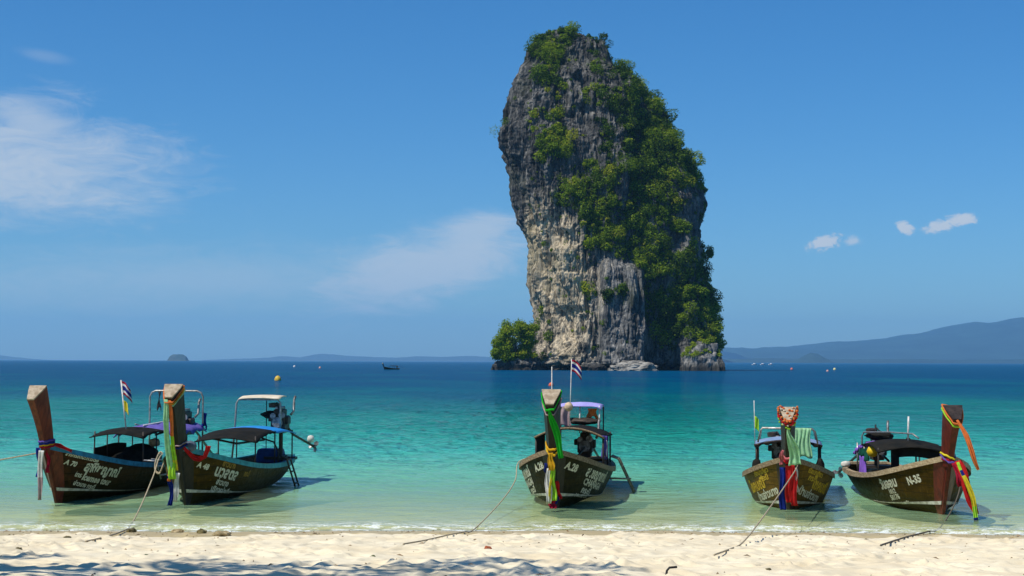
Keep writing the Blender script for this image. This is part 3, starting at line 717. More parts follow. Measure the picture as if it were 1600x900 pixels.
def tree(name, base, crowns, label, cat, seed, tint=0.5, trunk=0.28, size=0.42, group=None, per=60):
    """trunk with limbs to each crown lobe; lobes are (dx, dy, dz, rx, rz, tint shift)"""
    rs_ = np.random.RandomState(seed); root = empty(name, base); tag(root, label, cat, group)
    mb = MB(); mid = Vector((0, 0, 0))
    zl_ = min(c_[2] for c_ in crowns); hub = Vector((sum(c_[0] for c_ in crowns) / len(crowns) * 0.35, sum(c_[1] for c_ in crowns) / len(crowns) * 0.35, zl_ * 0.55))
    mb.tube([(0, 0, -1.2), hub * 0.5 + Vector((0.1, 0, 0)), hub], [trunk, trunk * 0.85, trunk * 0.65], 7)
    Vs_, Ts_ = [], []
    for (dx_, dy_, dz_, rx_, rz_, sh_) in crowns:
        e_ = Vector((dx_, dy_, dz_)); k1 = hub.lerp(e_, 0.5) + Vector((0, 0, -0.12 * (e_ - hub).length))
        mb.tube([hub, k1, e_], [trunk * 0.55, trunk * 0.38, trunk * 0.15], 5)
        a_, b_ = leaf_cloud(rs_, (dx_, dy_, dz_), (rx_, rx_, rz_), int(per * rx_ ** 1.7) + 30, size, tint + sh_, 0.13, 0.4); Vs_.append(a_); Ts_.append(b_)
    mb.build('trunk', bark, root, smooth=True)
    leaves_obj('crown', Vs_, Ts_, root)
    return root
def surf(px, py):
    """point of the rock face seen at that spot"""
    q = (vx - px) ** 2 + (vy - py) ** 2 + np.where(ny < 0.2, 0, 1e6); i, j = np.unravel_index(np.argmin(q), q.shape); return RV[i, j], FN[i, j]
def crown_set(seed, n, w_, h_, base_h, r0, r1):
    rs_ = np.random.RandomState(seed); r = []
    for k_ in range(n):
        r.append((rs_.uniform(-w_, w_), rs_.uniform(-w_ * 0.7, w_ * 0.7), base_h + rs_.uniform(0, h_), rs_.uniform(r0, r1), rs_.uniform(r0, r1) * 0.8, rs_.uniform(-0.14, 0.14)))
    return r
# trees one can tell apart
for px, py, nme, lab, sd_, w_, h_, bh, r0, r1, tn in [
    (805, 556, 'leafy_tree', 'bright leafy tree in the middle of the clump left of the stack', 1, 4.2, 13.0, 0.5, 1.8, 3.2, 0.70),
    (786, 560, 'leafy_tree', 'leafy tree at the far left end of the ledge beside the stack', 2, 3.4, 9.0, 0.3, 1.6, 2.8, 0.66),
    (824, 556, 'leafy_tree', 'leafy tree tight against the left foot of the stack', 3, 2.6, 13.0, 0.3, 1.6, 2.8, 0.72),
]:
    b_ = at(px, py + 3, 604)
    tree(nme, b_, crown_set(sd_, 26, w_, h_, bh, r0, r1), lab, 'tree', sd_, tn, 0.3, per=75)
for px, py, lab, sd_, w_, h_, bh, r0, r1, tn, off in [
    (1103, 418, 'open-crowned tree leaning out over the sky on the right edge of the rock', 21, 2.4, 6.0, 2.5, 1.3, 1.9, 0.42, 1.8),
    (846, 62, 'small feathery tree at the left of the rock summit', 22, 2.0, 1.2, 0.8, 0.9, 1.4, 0.36, 0.0),
    (880, 50, 'dark bushy tree on the very top of the rock', 23, 2.2, 0.6, 0.2, 1.0, 1.5, 0.40, 0.0),
    (935, 392, 'bright green tree above the grey buttress at mid height', 24, 3.6, 4.5, 1.5, 2.0, 3.0, 0.72, 1.5),
    (1066, 366, 'large round-crowned tree on the right slope of the rock', 25, 3.4, 2.5, 2.0, 2.0, 3.0, 0.56, 1.5),
    (1042, 440, 'large bright tree in the middle of the lower right slope', 26, 4.0, 4.0, 2.0, 2.0, 3.0, 0.64, 1.5),
    (925, 345, 'dense dark tree high above the bright green tree on the face', 27, 3.6, 3.0, 1.5, 2.0, 2.8, 0.46, 1.5),
    (868, 246, 'yellow-green tree growing alone on the upper left face', 28, 2.6, 3.5, 1.0, 1.6, 2.4, 0.66, 1.0),
    (1012, 470, 'bright tree at the edge of the shaded recess', 29, 2.8, 4.0, 1.5, 1.6, 2.4, 0.58, 1.5),
    (1085, 470, 'big tree low on the right edge of the rock', 30, 3.5, 4.0, 1.5, 2.0, 2.8, 0.48, 1.0),
    (987, 300, 'tree with grey-green crown right of the central rib', 31, 3.0, 3.5, 1.5, 1.8, 2.5, 0.48, 1.0),
]:
    p, nr = surf(px, py); b_ = p + np.array([nr[0], nr[1], 0]) * off * 0.5
    tree('clifftop_tree' if py < 80 else 'cliff_tree', b_, crown_set(sd_, 9, w_, h_, bh, r0, r1), lab, 'tree', sd_, tn, 0.22)
# shrubs on the right foot boulder
Vs, Ts = [], []; rs = np.random.RandomState(5)
top = BP[(BP[:, 2] > np.percentile(BP[:, 2], 72))]
for p in top[rs.choice(len(top), 42)]:
    r_ = rs.uniform(0.8, 1.5); a_, b_ = leaf_cloud(rs, p + [0, 0, 0.4], (r_, r_, r_ * 0.7), int(70 * r_), 0.36, 0.70 + rs.normal() * 0.1, 0.12); Vs.append(a_); Ts.append(b_)
tag(leaves_obj('scrub', Vs, Ts), 'yellow-green scrub covering the boulder at the right foot of the rock', 'scrub', kind='stuff')

# ------------------------------------------------------------------ haze over the water
hz = MB(); hz.box((0, 11850, 320), (48600, 24700, 668))
hmat = bpy.data.materials.new('haze_air'); hmat.use_nodes = True; t = NT(hmat.node_tree); hmat.node_tree.nodes.clear()
pv = t.n('ShaderNodeVolumePrincipled'); pv.inputs['Color'].default_value = (0.32, 0.67, 1.0, 1); pv.inputs['Density'].default_value = 0.000050; pv.inputs['Anisotropy'].default_value = 0.2
out = t.n('ShaderNodeOutputMaterial'); t.put(out.inputs['Volume'], pv.outputs[0])
o = hz.build('haze', hmat); tag(o, 'pale blue sea haze thickening towards the horizon', kind='stuff')

# ================================================================== LONGTAIL BOATS
LB = 9.0                                        # transom to stem head
FOOT = 8.30                                     # where the stem meets the sand
f_bg = pch([0, .12, .25, .45, .62, .76, .87, .94, 1.0], [.60, .84, .98, 1.10, 1.10, 1.00, .74, .46, .075])
f_zg = pch([0, .12, .3, .45, .6, .75, .88, .95, 1.0], [.50, .47, .48, .52, .60, .74, .95, 1.10, 1.24])
f_zk = pch([0, .15, .4, .7, .9, 1.0], [-.02, -.22, -.34, -.36, -.30, -.22])
f_bc = pch([0, .2, .45, .65, .8, .9, .96, 1.0], [.46, .68, .82, .82, .66, .40, .20, .055])
f_zc = pch([0, .2, .45, .65, .8, .9, 1.0], [.14, .00, -.08, -.04, .04, .10, .15])
def hullp(u, s, side, inset=0.0):
    """point of the planking: s 0 gunwale, 1 chine, 2 keel; side +1 port, -1 starboard"""
    u = np.asarray(u, float); s = np.asarray(s, float)
    bg, zg, zk, bc, zc = f_bg(u), f_zg(u), f_zk(u), f_bc(u), f_zc(u)
    a = np.clip(s, 0, 1); b_ = np.clip(s - 1, 0, 1)
    y = bg + (bc - bg) * (a ** 1.25); z = zg + (zc - zg) * a
    y = y * (1 - b_) + 0.035 * b_; z = z + (zk - zc) * b_ ** 1.3
    rake = 0.70 * ((1.24 - z) / 1.46) * np.clip((u - 0.62) / 0.38, 0, 1) ** 2.2
    x = LB * u - rake
    y = np.maximum(y - inset, 0.02)
    return np.stack([x, side * y, z], -1)

HULLS = {}
wood_in = pmat('weathered_planks', (0.22, 0.15, 0.085), 0.8, (0.10, 0.065, 0.035), 5.0, 0.4, 20, stretch=(1, 6, 6))
white_band = pmat('worn_white_paint', (0.62, 0.60, 0.52), 0.7, (0.34, 0.31, 0.24), 7.0, 0.3, 25)
steel = pmat('dull_steel_tube', (0.42, 0.42, 0.40), 0.45, (0.22, 0.20, 0.17), 12, metal=0.7)
dark_steel = pmat('dark_painted_tube', (0.035, 0.035, 0.035), 0.5, (0.06, 0.045, 0.03), 14)
white_tube = pmat('white_painted_tube', (0.70, 0.70, 0.66), 0.5, (0.45, 0.42, 0.36), 12)
iron = pmat('greasy_engine_iron', (0.030, 0.029, 0.028), 0.5, (0.075, 0.055, 0.04), 9, 0.5, 30, metal=0.3)
alu = pmat('cast_aluminium', (0.34, 0.34, 0.33), 0.5, (0.12, 0.11, 0.10), 9, metal=0.6)
black = pmat('black_rubber', (0.014, 0.014, 0.015), 0.7, (0.03, 0.03, 0.03), 8)
rope_m = pmat('hemp_rope', (0.52, 0.44, 0.30), 0.9, (0.30, 0.24, 0.15), 40, 0.5, 120)
dark_rope = pmat('dark_rope', (0.14, 0.12, 0.09), 0.9, (0.07, 0.06, 0.05), 40)
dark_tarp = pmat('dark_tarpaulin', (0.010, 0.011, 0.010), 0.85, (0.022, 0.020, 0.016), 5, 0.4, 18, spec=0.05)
def worn_paint(name, col, col2):
    m_ = bpy.data.materials.new(name); m_.use_nodes = True; t = NT(m_.node_tree); m_.node_tree.nodes.clear()
    ob = t.n('ShaderNodeTexCoord').outputs['Object']
    n1 = t.noise(ob, 14.0, 6, 0.7); n2 = t.noise(t.mapping(ob, (30, 30, 9)), 1.0, 5, 0.7)
    df = t.n('ShaderNodeBsdfDiffuse'); t.put(df.inputs['Color'], t.mix(t.mapr(n1, 0.35, 0.65), col2, col))
    tp = t.n('ShaderNodeBsdfTransparent'); mx = t.n('ShaderNodeMixShader')
    t.put(mx.inputs[0], t.m('MULTIPLY', t.mapr(n2, 0.30, 0.44), 0.95)); t.put(mx.inputs[1], tp.outputs[0]); t.put(mx.inputs[2], df.outputs[0])
    out = t.n('ShaderNodeOutputMaterial'); t.put(out.inputs['Surface'], mx.outputs[0]); return m_
letter_w = worn_paint('white_lettering', (0.74, 0.71, 0.58), (0.48, 0.44, 0.32))
letter_g = worn_paint('gold_lettering', (0.66, 0.42, 0.05), (0.40, 0.25, 0.04))
letter_o = worn_paint('faded_orange_lettering', (0.42, 0.25, 0.06), (0.20, 0.13, 0.04))
C_ = dict(red=(0.62, 0.02, 0.02), crimson=(0.42, 0.012, 0.04), blue=(0.012, 0.03, 0.26), white=(0.80, 0.78, 0.74), pink=(0.72, 0.20, 0.22), lime=(0.42, 0.78, 0.05), green=(0.02, 0.50, 0.03),
          mint=(0.46, 0.82, 0.46), yellow=(0.82, 0.68, 0.04), gold=(0.80, 0.45, 0.02), orange=(0.85, 0.24, 0.06), purple=(0.16, 0.11, 0.45), lilac=(0.46, 0.42, 0.80), sky=(0.02, 0.28, 0.70), cream=(0.78, 0.70, 0.54), mauve=(0.50, 0.36, 0.36), darkgreen=(0.01, 0.10, 0.06))
def cl_(k): return cloth(k + '_cloth', C_[k])

class Boat:
    def __init__(b, foot_px, foot_py, psi, label, hull_m, rail_m, prow_m, cap_m, lift=0.0, group='longtail boats drawn up on the beach'):
        g = ground(foot_px, foot_py, lift - 0.22)
        b.f = Vector((-math.sin(psi), -math.cos(psi), 0)); rz = math.atan2(b.f.y, b.f.x)
        org = Vector((g.x, g.y, lift)) - b.f * FOOT
        b.root = empty('longtail_boat', org, rz); tag(b.root, label, 'boat', group)
        b.M = Matrix.Translation(org) @ Matrix.Rotation(rz, 4, 'Z')
        b.hull_m, b.rail_m, b.prow_m, b.cap_m = hull_m, rail_m, prow_m, cap_m
    def w(b, x, y, z): return b.M @ Vector((x, y, z))
    def px(b, x, y, z):
        a, c = proj(np.array([tuple(b.w(x, y, z))])); return round(float(a[0]), 1), round(float(c[0]), 1)
    def part(b, name, mb, m_, parent=None, smooth=False, bevel=0.0): return mb.build(name, m_, parent or b.root, smooth, bevel)
    def hull(b):
        nu, ns = 60, 16
        if 'hull' not in HULLS:
            us = np.linspace(0, 1, nu + 1) ** 0.9; ss = np.concatenate([np.linspace(0, 1, 11), np.linspace(1, 2, 7)[1:]])
            U, S_ = np.meshgrid(us, ss, indexing='ij')
            mb = MB()
            for side in (1, -1):
                P = hullp(U, S_, side); n, m_ = U.shape
                fs = []; mi = []
                F = gridfaces(n, m_)
                Q = hullp(U, S_ * 0.86, side, 0.045)
                mb.add(P.reshape(-1, 3), F.tolist()); mb.mi[-len(F):] = [1 if us[k // (m_ - 1)] > 0.955 else 0 for k in range(len(F))]
                mb.add(Q.reshape(-1, 3), F.tolist(), 2)
                for i in range(n - 1):   # gunwale strip between the skins
                    mb.add([P[i, 0], P[i + 1, 0], Q[i + 1, 0], Q[i, 0]], [(0, 1, 2, 3)], 2)
            L_ = hullp(np.zeros(17), ss, 1); Rr = hullp(np.zeros(17), ss, -1)
            for i in range(16): mb.add([L_[i], L_[i + 1], Rr[i + 1], Rr[i]], [(0, 1, 2, 3)])
            me = bpy.data.meshes.new('hull'); me.from_pydata(mb.v, [], mb.f); me.update(); me['mi'] = mb.mi
            HULLS['hull'] = (me, mb.mi)
        src, mi = HULLS['hull']; me = src.copy()
        for m_ in (b.hull_m, b.prow_m, wood_in): me.materials.append(m_)
        me.polygons.foreach_set('material_index', mi)
        bm = bmesh.new(); bm.from_mesh(me); bmesh.ops.remove_doubles(bm, verts=bm.verts, dist=0.002); bmesh.ops.recalc_face_normals(bm, faces=bm.faces); bm.to_mesh(me); bm.free()
        me.polygons.foreach_set('use_smooth', [True] * len(me.polygons))
        if hasattr(me, 'set_sharp_from_angle'): me.set_sharp_from_angle(angle=R(40))
        o = bpy.data.objects.new('hull', me); COL.objects.link(o); o.parent = b.root; b.hull_o = o
        us = np.linspace(0, 1, 61)
        for side in (1, -1):
            rings = []
            for u in us:
                p = hullp(u, 0.0, side); q = hullp(u, 0.0, side, 0.075)
                k = 0.5 if u > 0.97 else 1.0
                oy = side * 0.035 * k
                rings.append([Vector((p[0], p[1] + oy, p[2] - 0.085)), Vector((p[0], p[1] + oy, p[2] + 0.035)), Vector((q[0], q[1], q[2] + 0.035)), Vector((q[0], q[1], q[2] + 0.002))])
            b.part('rub_rail', MB().rings(rings), b.rail_m)
            rings = []
            for u in np.linspace(0.56, 1.0, 40):
                wd = 0.006 + 0.034 * max(0.0, (u - 0.62) / 0.38)
                e1 = hullp(u, 1.0 - wd / 0.55, side); e2 = hullp(u, 1.0 + wd * 0.6, side)
                n_ = Vector((0.25 if u > 0.85 else 0, side, -0.1)).normalized() * (0.014 + 0.05 * max(0, u - 0.9))
                rings.append([Vector(e1) + n_, Vector(e1) - n_ * 0.3, Vector(e2) - n_ * 0.3, Vector(e2) + n_])
            b.part('white_chine_strip', MB().rings(rings), white_band)
        # transom top, sole boards and thwarts
        mb = MB()
        for i in range(7):
            y0 = -0.57 + i * 0.165; mb.box((3.7, y0 + 0.08, 0.10), (6.4, 0.15, 0.025))
        b.part('sole_boards', mb, wood_in)
        for x in (1.6, 3.0, 4.4, 5.8):
            hw = float(f_bg(x / LB)) - 0.06
            b.part('thwart', MB().box((x, 0, 0.32), (0.26, 2 * hw * 0.94, 0.04)), wood_in, bevel=0.008)
        b.part('stern_rail', MB().box((0.03, 0, 0.52), (0.10, 1.24, 0.08)), b.rail_m, bevel=0.01)
        # foredeck
        mb = MB()
        def fd(a, c): 
            u = 0.80 + 0.17 * a; p = hullp(u, 0.10, 1, 0.06); return (p[0], p[1] * (2 * c - 1), p[2] - 0.02)
        b.part('foredeck', mb.sheet(fd, 8, 6, 0.03), wood_in)
    def prow(b, height=1.36, lean=0.62, wb=0.24, wt=0.40, curve=0.35, cut=0.18):
        """stem timber from the keel up into the tall raked figure post"""
        mb = MB(); rings = []
        for z in np.linspace(-0.24, 1.18, 10):
            rk = 0.70 * ((1.24 - z) / 1.46); x = LB - rk
            wv = 0.050 + 0.035 * (z + 0.24) / 1.4
            rings.append([Vector((x + 0.075, wv * 0.55, z)), Vector((x + 0.075, -wv * 0.55, z)), Vector((x - 0.14, -wv * 1.25, z + 0.0)), Vector((x - 0.14, wv * 1.25, z))])
        b.part('stem', MB().rings(rings), b.prow_m)
        rings = []; b.axis = []
        n = 14
        for i in range(n + 1):
            a = i / n; z = 1.02 + (height + 0.22) * a
            x = LB - 0.10 + lean * ((1 - curve) * a + curve * a * a)
            k = wb + (wt - wb) * a; dp = 0.26 + 0.13 * a
            tl = lean / height * (0.7 + 0.6 * a)          # section tilts with the post
            zt_ = cut if i == n else cut * a
            fr = k * 0.20
            pts = []
            for (ddx, yy) in ((dp * 0.62, fr), (dp * 0.62, -fr), (-dp * 0.05, -k * 0.42), (-dp * 0.38, -k * 0.5), (-dp * 0.38, k * 0.5), (-dp * 0.05, k * 0.42)):
                pts.append(Vector((x + ddx, yy, z - ddx * tl * 0.9 * a - (ddx + dp * 0.38) * zt_)))
            rings.append(pts); b.axis.append((x, z, dp, k))
        mb = MB().rings(rings, cap=False)
        mb.add(rings[0], [(5, 4, 3, 2, 1, 0)])
        o = b.part('prow_post', mb, b.prow_m, bevel=0.0)
        top = rings[-1]; c_ = sum(top, Vector()) / 6
        mb = MB(); lo = [p.copy() for p in top]; hi = [p + Vector((0.012, 0, 0.03)) for p in top]
        mb.rings([lo, hi]); b.part('prow_end_grain', mb, b.cap_m, o)
        b.prow_o = o; b.rings_ = rings
    def wrap(b, a, mname, th=0.05, drop=0.0, out=0.02, tilt=0.0):
        """a turn of cloth round the post at fraction a of its height"""
        i = min(int(a * 14), 13); f = a * 14 - i
        base = [b.rings_[i][k].lerp(b.rings_[i + 1][k], f) for k in range(6)]
        c_ = sum(base, Vector()) / 6; mb = MB(); rings = []
        N = 18; per = []
        for k in range(6):
            for q in range(3): per.append(base[k].lerp(base[(k + 1) % 6], q / 3))
        path = []
        for k, p in enumerate(per):
            d_ = (p - c_); d_.z = 0; d_.normalize()
            path.append(p + d_ * out + Vector((0, 0, drop * (p.x - c_.x) + tilt * (p.y - c_.y) + 0.008 * math.sin(k * 2.1))))
        rr = []
        for k in range(N):
            p = path[k]; d_ = (p - c_); d_.z = 0; d_.normalize()
            rr.append([p + d_ * 0.022 + Vector((0, 0, 0)), p + Vector((0, 0, th / 2)), p - d_ * 0.02, p - Vector((0, 0, th / 2))])
        rr.append(rr[0])
        mb.rings(rr, cap=False); return b.part('ribbon_wrap', mb, cl_(mname), b.prow_o, smooth=True)
    def strip(b, pts, wd, mname, seed=0, folds=2.0, amp=0.02, face=(1, 0, 0), name='ribbon', bands=None):
        """hanging ribbon along pts; cross direction = path x face"""
        pts = [Vector(p) for p in pts]; rs_ = random.Random(seed)
        ws = wd if isinstance(wd, (list, tuple)) else [wd] * len(pts)
        ph = rs_.uniform(0, 6)
        def fn(a, c_):
            t_ = a * (len(pts) - 1); i = min(int(t_), len(pts) - 2); f = t_ - i
            p = pts[i].lerp(pts[i + 1], f); w_ = ws[i] * (1 - f) + ws[i + 1] * f
            tg = (pts[i + 1] - pts[i]).normalized(); F = Vector(face); cr = tg.cross(F).normalized(); nf = cr.cross(tg)
            return p + cr * ((c_ - 0.5) * w_) + nf * ((amp * math.sin(ph + c_ * folds * 6.28 + a * 2) + 0.5 * amp * math.sin(2.3 * ph + c_ * folds * 14.0 - a * 5)) * min(1, a * 3 + 0.2) + 0.05 * math.sin(ph * 1.7 + a * 6.0) * a) + cr * (0.02 * math.sin(ph + a * 7) - (c_ - 0.5) * w_ * 0.22 * (1 + math.sin(ph + a * 9)) * 0.5)
        nu = 6 * (len(pts) - 1)
        if bands:
            ms = [cl_(k) for _, k in bands]
            def mf(i, j):
                q = (i + 0.5) / nu
                for n_, (e, _) in enumerate(bands):
                    if q <= e: return n_
                return len(bands) - 1
            return b.part(name, MB().sheet(fn, nu, 12, 0.005, mfn=mf), ms, b.prow_o, smooth=True)
        return b.part(name, MB().sheet(fn, nu, 12, 0.005), cl_(mname), b.prow_o, smooth=True)
    def stemx(b, z, out=0.12): return LB - 0.70 * ((1.24 - z) / 1.46) + out
    def hang(b, y, z0, z1, wd, mname, seed, out=0.14, sway=0.0, bands=None):
        zs = np.linspace(z0, z1, 5); k = np.linspace(0, 1, 5)
        # cloth hangs plumb from the overhanging stem head
        x0 = b.stemx(z0, out)
        pts = [(max(x0 - 0.02 * q * 5, b.stemx(z, 0.10)), y + sway * q, z) for z, q in zip(zs, k)]
        return b.strip(pts, wd, mname, seed, folds=1.5, amp=0.018, bands=bands)
    def roof(b, x0, x1, zs, hw, arch, m_, name='canopy_roof', thick=0.03, rag=0.0, hw1=None, seed=0):
        zf_ = pch(np.linspace(0, 1, len(zs)), zs); rs_ = random.Random(seed); ph = rs_.uniform(0, 6)
        def fn(a, c_):
            y = (2 * c_ - 1); h_ = hw if hw1 is None else hw + (hw1 - hw) * a
            e = rag * max(0, abs(y) - 0.85) / 0.15 * (0.5 + 0.5 * math.sin(ph + a * 31))
            return (x0 + (x1 - x0) * a, y * h_, float(zf_(a)) - arch * y * y - e + rag * 0.25 * math.sin(a * 17 + c_ * 9 + ph))
        return b.part(name, MB().sheet(fn, 18, 12, thick), m_, smooth=True)
    def tube(b, name, path, r, m_, parent=None): return b.part(name, MB().tube(path, r, 8), m_, parent, smooth=True)
    def engine(b, x=1.0, y=0.0, z=1.25, tail=((-0.3, 0.3, 1.5), (-2.6, 0.9, 0.6)), handle=True, lift=0.0, scale=1.0):
        mb = MB(); k = scale
        mb.box((x, y, z), (0.62 * k, 0.40 * k, 0.36 * k)); mb.box((x, y, z + 0.27 * k), (0.54 * k, 0.26 * k, 0.18 * k)); mb.box((x - 0.02, y, z - 0.24 * k), (0.46 * k, 0.30 * k, 0.14 * k), taper=1.1)
        mb.box((x + 0.05, y + 0.22 * k, z + 0.05), (0.34 * k, 0.12 * k, 0.22 * k)); mb.box((x + 0.05, y - 0.24 * k, z + 0.10), (0.30 * k, 0.12 * k, 0.16 * k))
        e = b.part('engine', mb, iron, bevel=0.02)
        b.part('rocker_cover', MB().box((x, y, z + 0.40 * k), (0.50 * k, 0.18 * k, 0.09 * k)), alu, e, bevel=0.02)
        b.part('air_filter', MB().lathe([(0.02, -0.07), (0.15, -0.06), (0.16, 0.05), (0.11, 0.07), (0.02, 0.08)], (x + 0.08, y - 0.16, z + 0.47 * k), 16), iron, e, smooth=False)
        for (px_, py_, pz_, r_) in ((0.34, 0, 0.0, 0.15), (0.35, 0.13, 0.20, 0.09), (0.35, -0.12, 0.18, 0.08)):
            b.part('pulley', MB().lathe([(0.01, -0.03), (r_, -0.03), (r_ * 0.85, 0), (r_, 0.03), (0.01, 0.03)], (x + px_ * k, y + py_, z + pz_), 16, rot=Matrix.Rotation(R(90), 3, 'Y')), alu, e)
        b.part('exhaust_pipe', MB().tube([(x - 0.1, y + 0.28, z + 0.2), (x - 0.2, y + 0.34, z + 0.3), (x - 0.24, y + 0.34, z + 0.62), (x - 0.30, y + 0.36, z + 0.72)], 0.035, 8), alu, e, smooth=True)
        b.part('hose', MB().tube([(x + 0.3, y + 0.1, z + 0.2), (x + 0.42, y + 0.05, z + 0.42), (x + 0.2, y - 0.05, z + 0.55), (x - 0.1, y - 0.15, z + 0.5)], 0.022, 6), black, e, smooth=True)
        b.part('engine_mount', MB().tube([(x - 0.1, y, 0.35), (x - 0.1, y, z - 0.2)], 0.06, 8).box((x - 0.1, y, 0.5), (0.3, 0.9, 0.08)), dark_steel, e)
        tp_ = [Vector(p) for p in tail]; s_ = b.part('drive_shaft', MB().tube([Vector((x - 0.25, y, z))] + tp_, [0.05] + [0.036] * len(tp_), 8), dark_steel, smooth=True)
        end = tp_[-1]; dr = (tp_[-1] - tp_[-2 if len(tp_) > 1 else 0]); dr = (end - Vector((x, y, z))).normalized()
        q = dr.to_track_quat('Z', 'Y').to_matrix(); mb = MB()
        mb.lathe([(0.01, -0.06), (0.05, -0.05), (0.05, 0.05), (0.01, 0.08)], end, 10, rot=q)
        for k_ in range(3):
            rr = q @ Matrix.Rotation(2.094 * k_, 3, 'Z')
            def bl(a, c_): return end + rr @ Vector((0.04 + 0.14 * a, (c_ - 0.5) * 0.13 * math.sin(0.5 + a * 2.3), 0.05 * (c_ - 0.5)))
            mb.sheet(bl, 4, 3, 0.008)
        b.part('propeller', mb, alu, s_)
        if handle: b.part('tiller_bar', MB().tube([(x + 0.3, y, z - 0.02), (x + 0.9, y - 0.05, z - 0.12), (x + 1.9, y - 0.1, z - 0.22)], 0.03, 8), dark_steel, smooth=True)
        return e, s_
    def text(b, s, side, u0, drop, size, m_, shear=0.0, squash=1.0, name='lettering', down=0.0):
        """paint lettering along the planking; u0 = metres from the stem head where the text starts (port) or ends (starboard)"""
        cu = bpy.data.curves.new('t', 'FONT'); cu.body = s; cu.size = size; cu.resolution_u = 2; cu.shear = shear; cu.offset = size * 0.04
        ob = bpy.data.objects.new('t', cu); COL.objects.link(ob); bpy.context.view_layer.update()
        dg = bpy.context.evaluated_depsgraph_get(); me0 = bpy.data.meshes.new_from_object(ob.evaluated_get(dg))
        bpy.data.objects.remove(ob)
        if len(me0.vertices) == 0: return None
        bm = bmesh.new(); bm.from_mesh(me0); bmesh.ops.triangulate(bm, faces=bm.faces)
        co = np.array([v.co[:] for v in bm.verts]); F = [tuple(v.index for v in f.verts) for f in bm.faces]; bm.free()
        tx_, ty_ = co[:, 0] * squash, co[:, 1]
        wd = tx_.max()
        dist = (u0 + tx_) if side > 0 else (u0 + (wd - tx_))
        u = 1 - dist / LB
        zl_ = np.clip(f_zg(u) - f_zc(u), 0.1, 9)
        dd = drop + down * (tx_ if side > 0 else wd - tx_)
        s_ = (dd - ty_) / zl_
        # find u whose raked x matches
        P = hullp(u, s_, side)
        u2 = u + ((LB * u - 0.25 * np.clip((u - 0.62) / 0.38, 0, 1) ** 2.2) - P[:, 0]) / LB
        P = hullp(np.clip(u2, 0, 0.995), s_, side)
        e = 0.004
        tu = hullp(u2 + e, s_, side) - P; ts = hullp(u2, s_ + e, side) - P
        n_ = np.cross(tu, ts); n_ /= np.linalg.norm(n_, axis=1)[:, None] + 1e-12; n_ *= np.sign(n_[:, 1] * side)[:, None]
        P = P + n_ * 0.007
        me = bpy.data.meshes.new(name); me.from_pydata(P.tolist(), [], F); me.materials.append(m_); me.update()
        o = bpy.data.objects.new(name, me); COL.objects.link(o); o.parent = b.root; return o
    def flag(b, base, top, r=0.018, flags=(), m_=None):
        p = b.tube('flagpole', [base, top], r, m_ or white_tube)
        for (a, hgt, ln, kind, seed) in flags:
            o_ = Vector(base).lerp(Vector(top), a); ax = (Vector(top) - Vector(base)).normalized()
            ph = seed * 1.3
            Wd = (b.M.to_3x3().inverted() @ Vector((1, -0.15, 0))).normalized()      # blown along the beach
            Sd = Wd.cross(Vector((0, 0, 1)))
            def fn(i, j, o_=o_, hgt=hgt, ln=ln, ph=ph):
                k = 0.75 * i
                return o_ - ax * (j * hgt) + Wd * (ln * i * 0.62) + Vector((0, 0, -0.55 * ln * i * i)) + Sd * (0.10 * ln * math.sin(ph + i * 7 + j * 1.5) * min(1, i * 2))
            if kind == 'tri':
                ms = [cl_('crimson'), cl_('white'), cl_('blue')]; seq = [0, 1, 2, 2, 1, 0]
                b.part('flag', MB().sheet(fn, 12, 12, 0.004, mfn=lambda i, j: seq[j // 2]), ms, p, smooth=True)
            else: b.part('flag', MB().sheet(fn, 12, 8, 0.004), cl_(kind), p, smooth=True)
        return p

def drape(name, pts_top, drop, m_, label, cat, fold=0.05, nf=5, thick=0.012, jag=0.05, belly=0.0, group=None):
    """cloth hanging from a line of world points"""
    pts = [Vector(p) for p in pts_top]
    ax = (pts[-1] - pts[0]).normalized(); sd_ = ax.cross(Vector((0, 0, 1)))
    def fn(i, j):
        t_ = i * (len(pts) - 1); k = min(int(t_), len(pts) - 2); p = pts[k].lerp(pts[k + 1], t_ - k)
        return p + Vector((0, 0, -j * (drop + jag * math.sin(i * 9)))) + sd_ * (fold * math.sin(i * nf * 6.28) * (0.3 + 0.7 * j) + belly * math.sin(j * 3.1)) + ax * 0.03 * math.sin(j * 5 + i * 3)
    o = MB().sheet(fn, 28, 12, thick).build(name, m_, smooth=True)
    return tag(o, label, cat, group)
def ladder(pts_a, pts_b, rungs, m_, label, r=0.022):
    """two bent rails and their rungs, world points"""
    root = empty('boarding_ladder', pts_a[0]); o_ = Vector(pts_a[0]); tag(root, label, 'ladder')
    A = [Vector(p) - o_ for p in pts_a]; B = [Vector(p) - o_ for p in pts_b]
    MB().tube(A, r, 8).build('rail', m_, root, True); MB().tube(B, r, 8).build('rail', m_, root, True)
    def along(P, a):
        t_ = a * (len(P) - 1); k = min(int(t_), len(P) - 2); return P[k].lerp(P[k + 1], t_ - k)
    for k in range(rungs):
        a = (k + 0.6) / rungs; MB().tube([along(A, a), along(B, a)], r * 0.9, 6).build('rung', m_, root, True)
    return root
def rope(pts, r, m_, label, name='mooring_rope', n=10, sag=None):
    """smooth rope through world points"""
    pts = [Vector(p) for p in pts]; out_ = []
    P = [pts[0]] + pts + [pts[-1]]
    for i in range(1, len(P) - 2):
        for k in range(n):
            t_ = k / n; a, b_, c_, d_ = P[i - 1], P[i], P[i + 1], P[i + 2]
            out_.append(0.5 * ((2 * b_) + (c_ - a) * t_ + (2 * a - 5 * b_ + 4 * c_ - d_) * t_ ** 2 + (3 * b_ - a - 3 * c_ + d_) * t_ ** 3))
    out_.append(pts[-1])
    o = MB().tube(out_, r, 7).build(name, m_, smooth=True); return tag(o, label, 'rope')

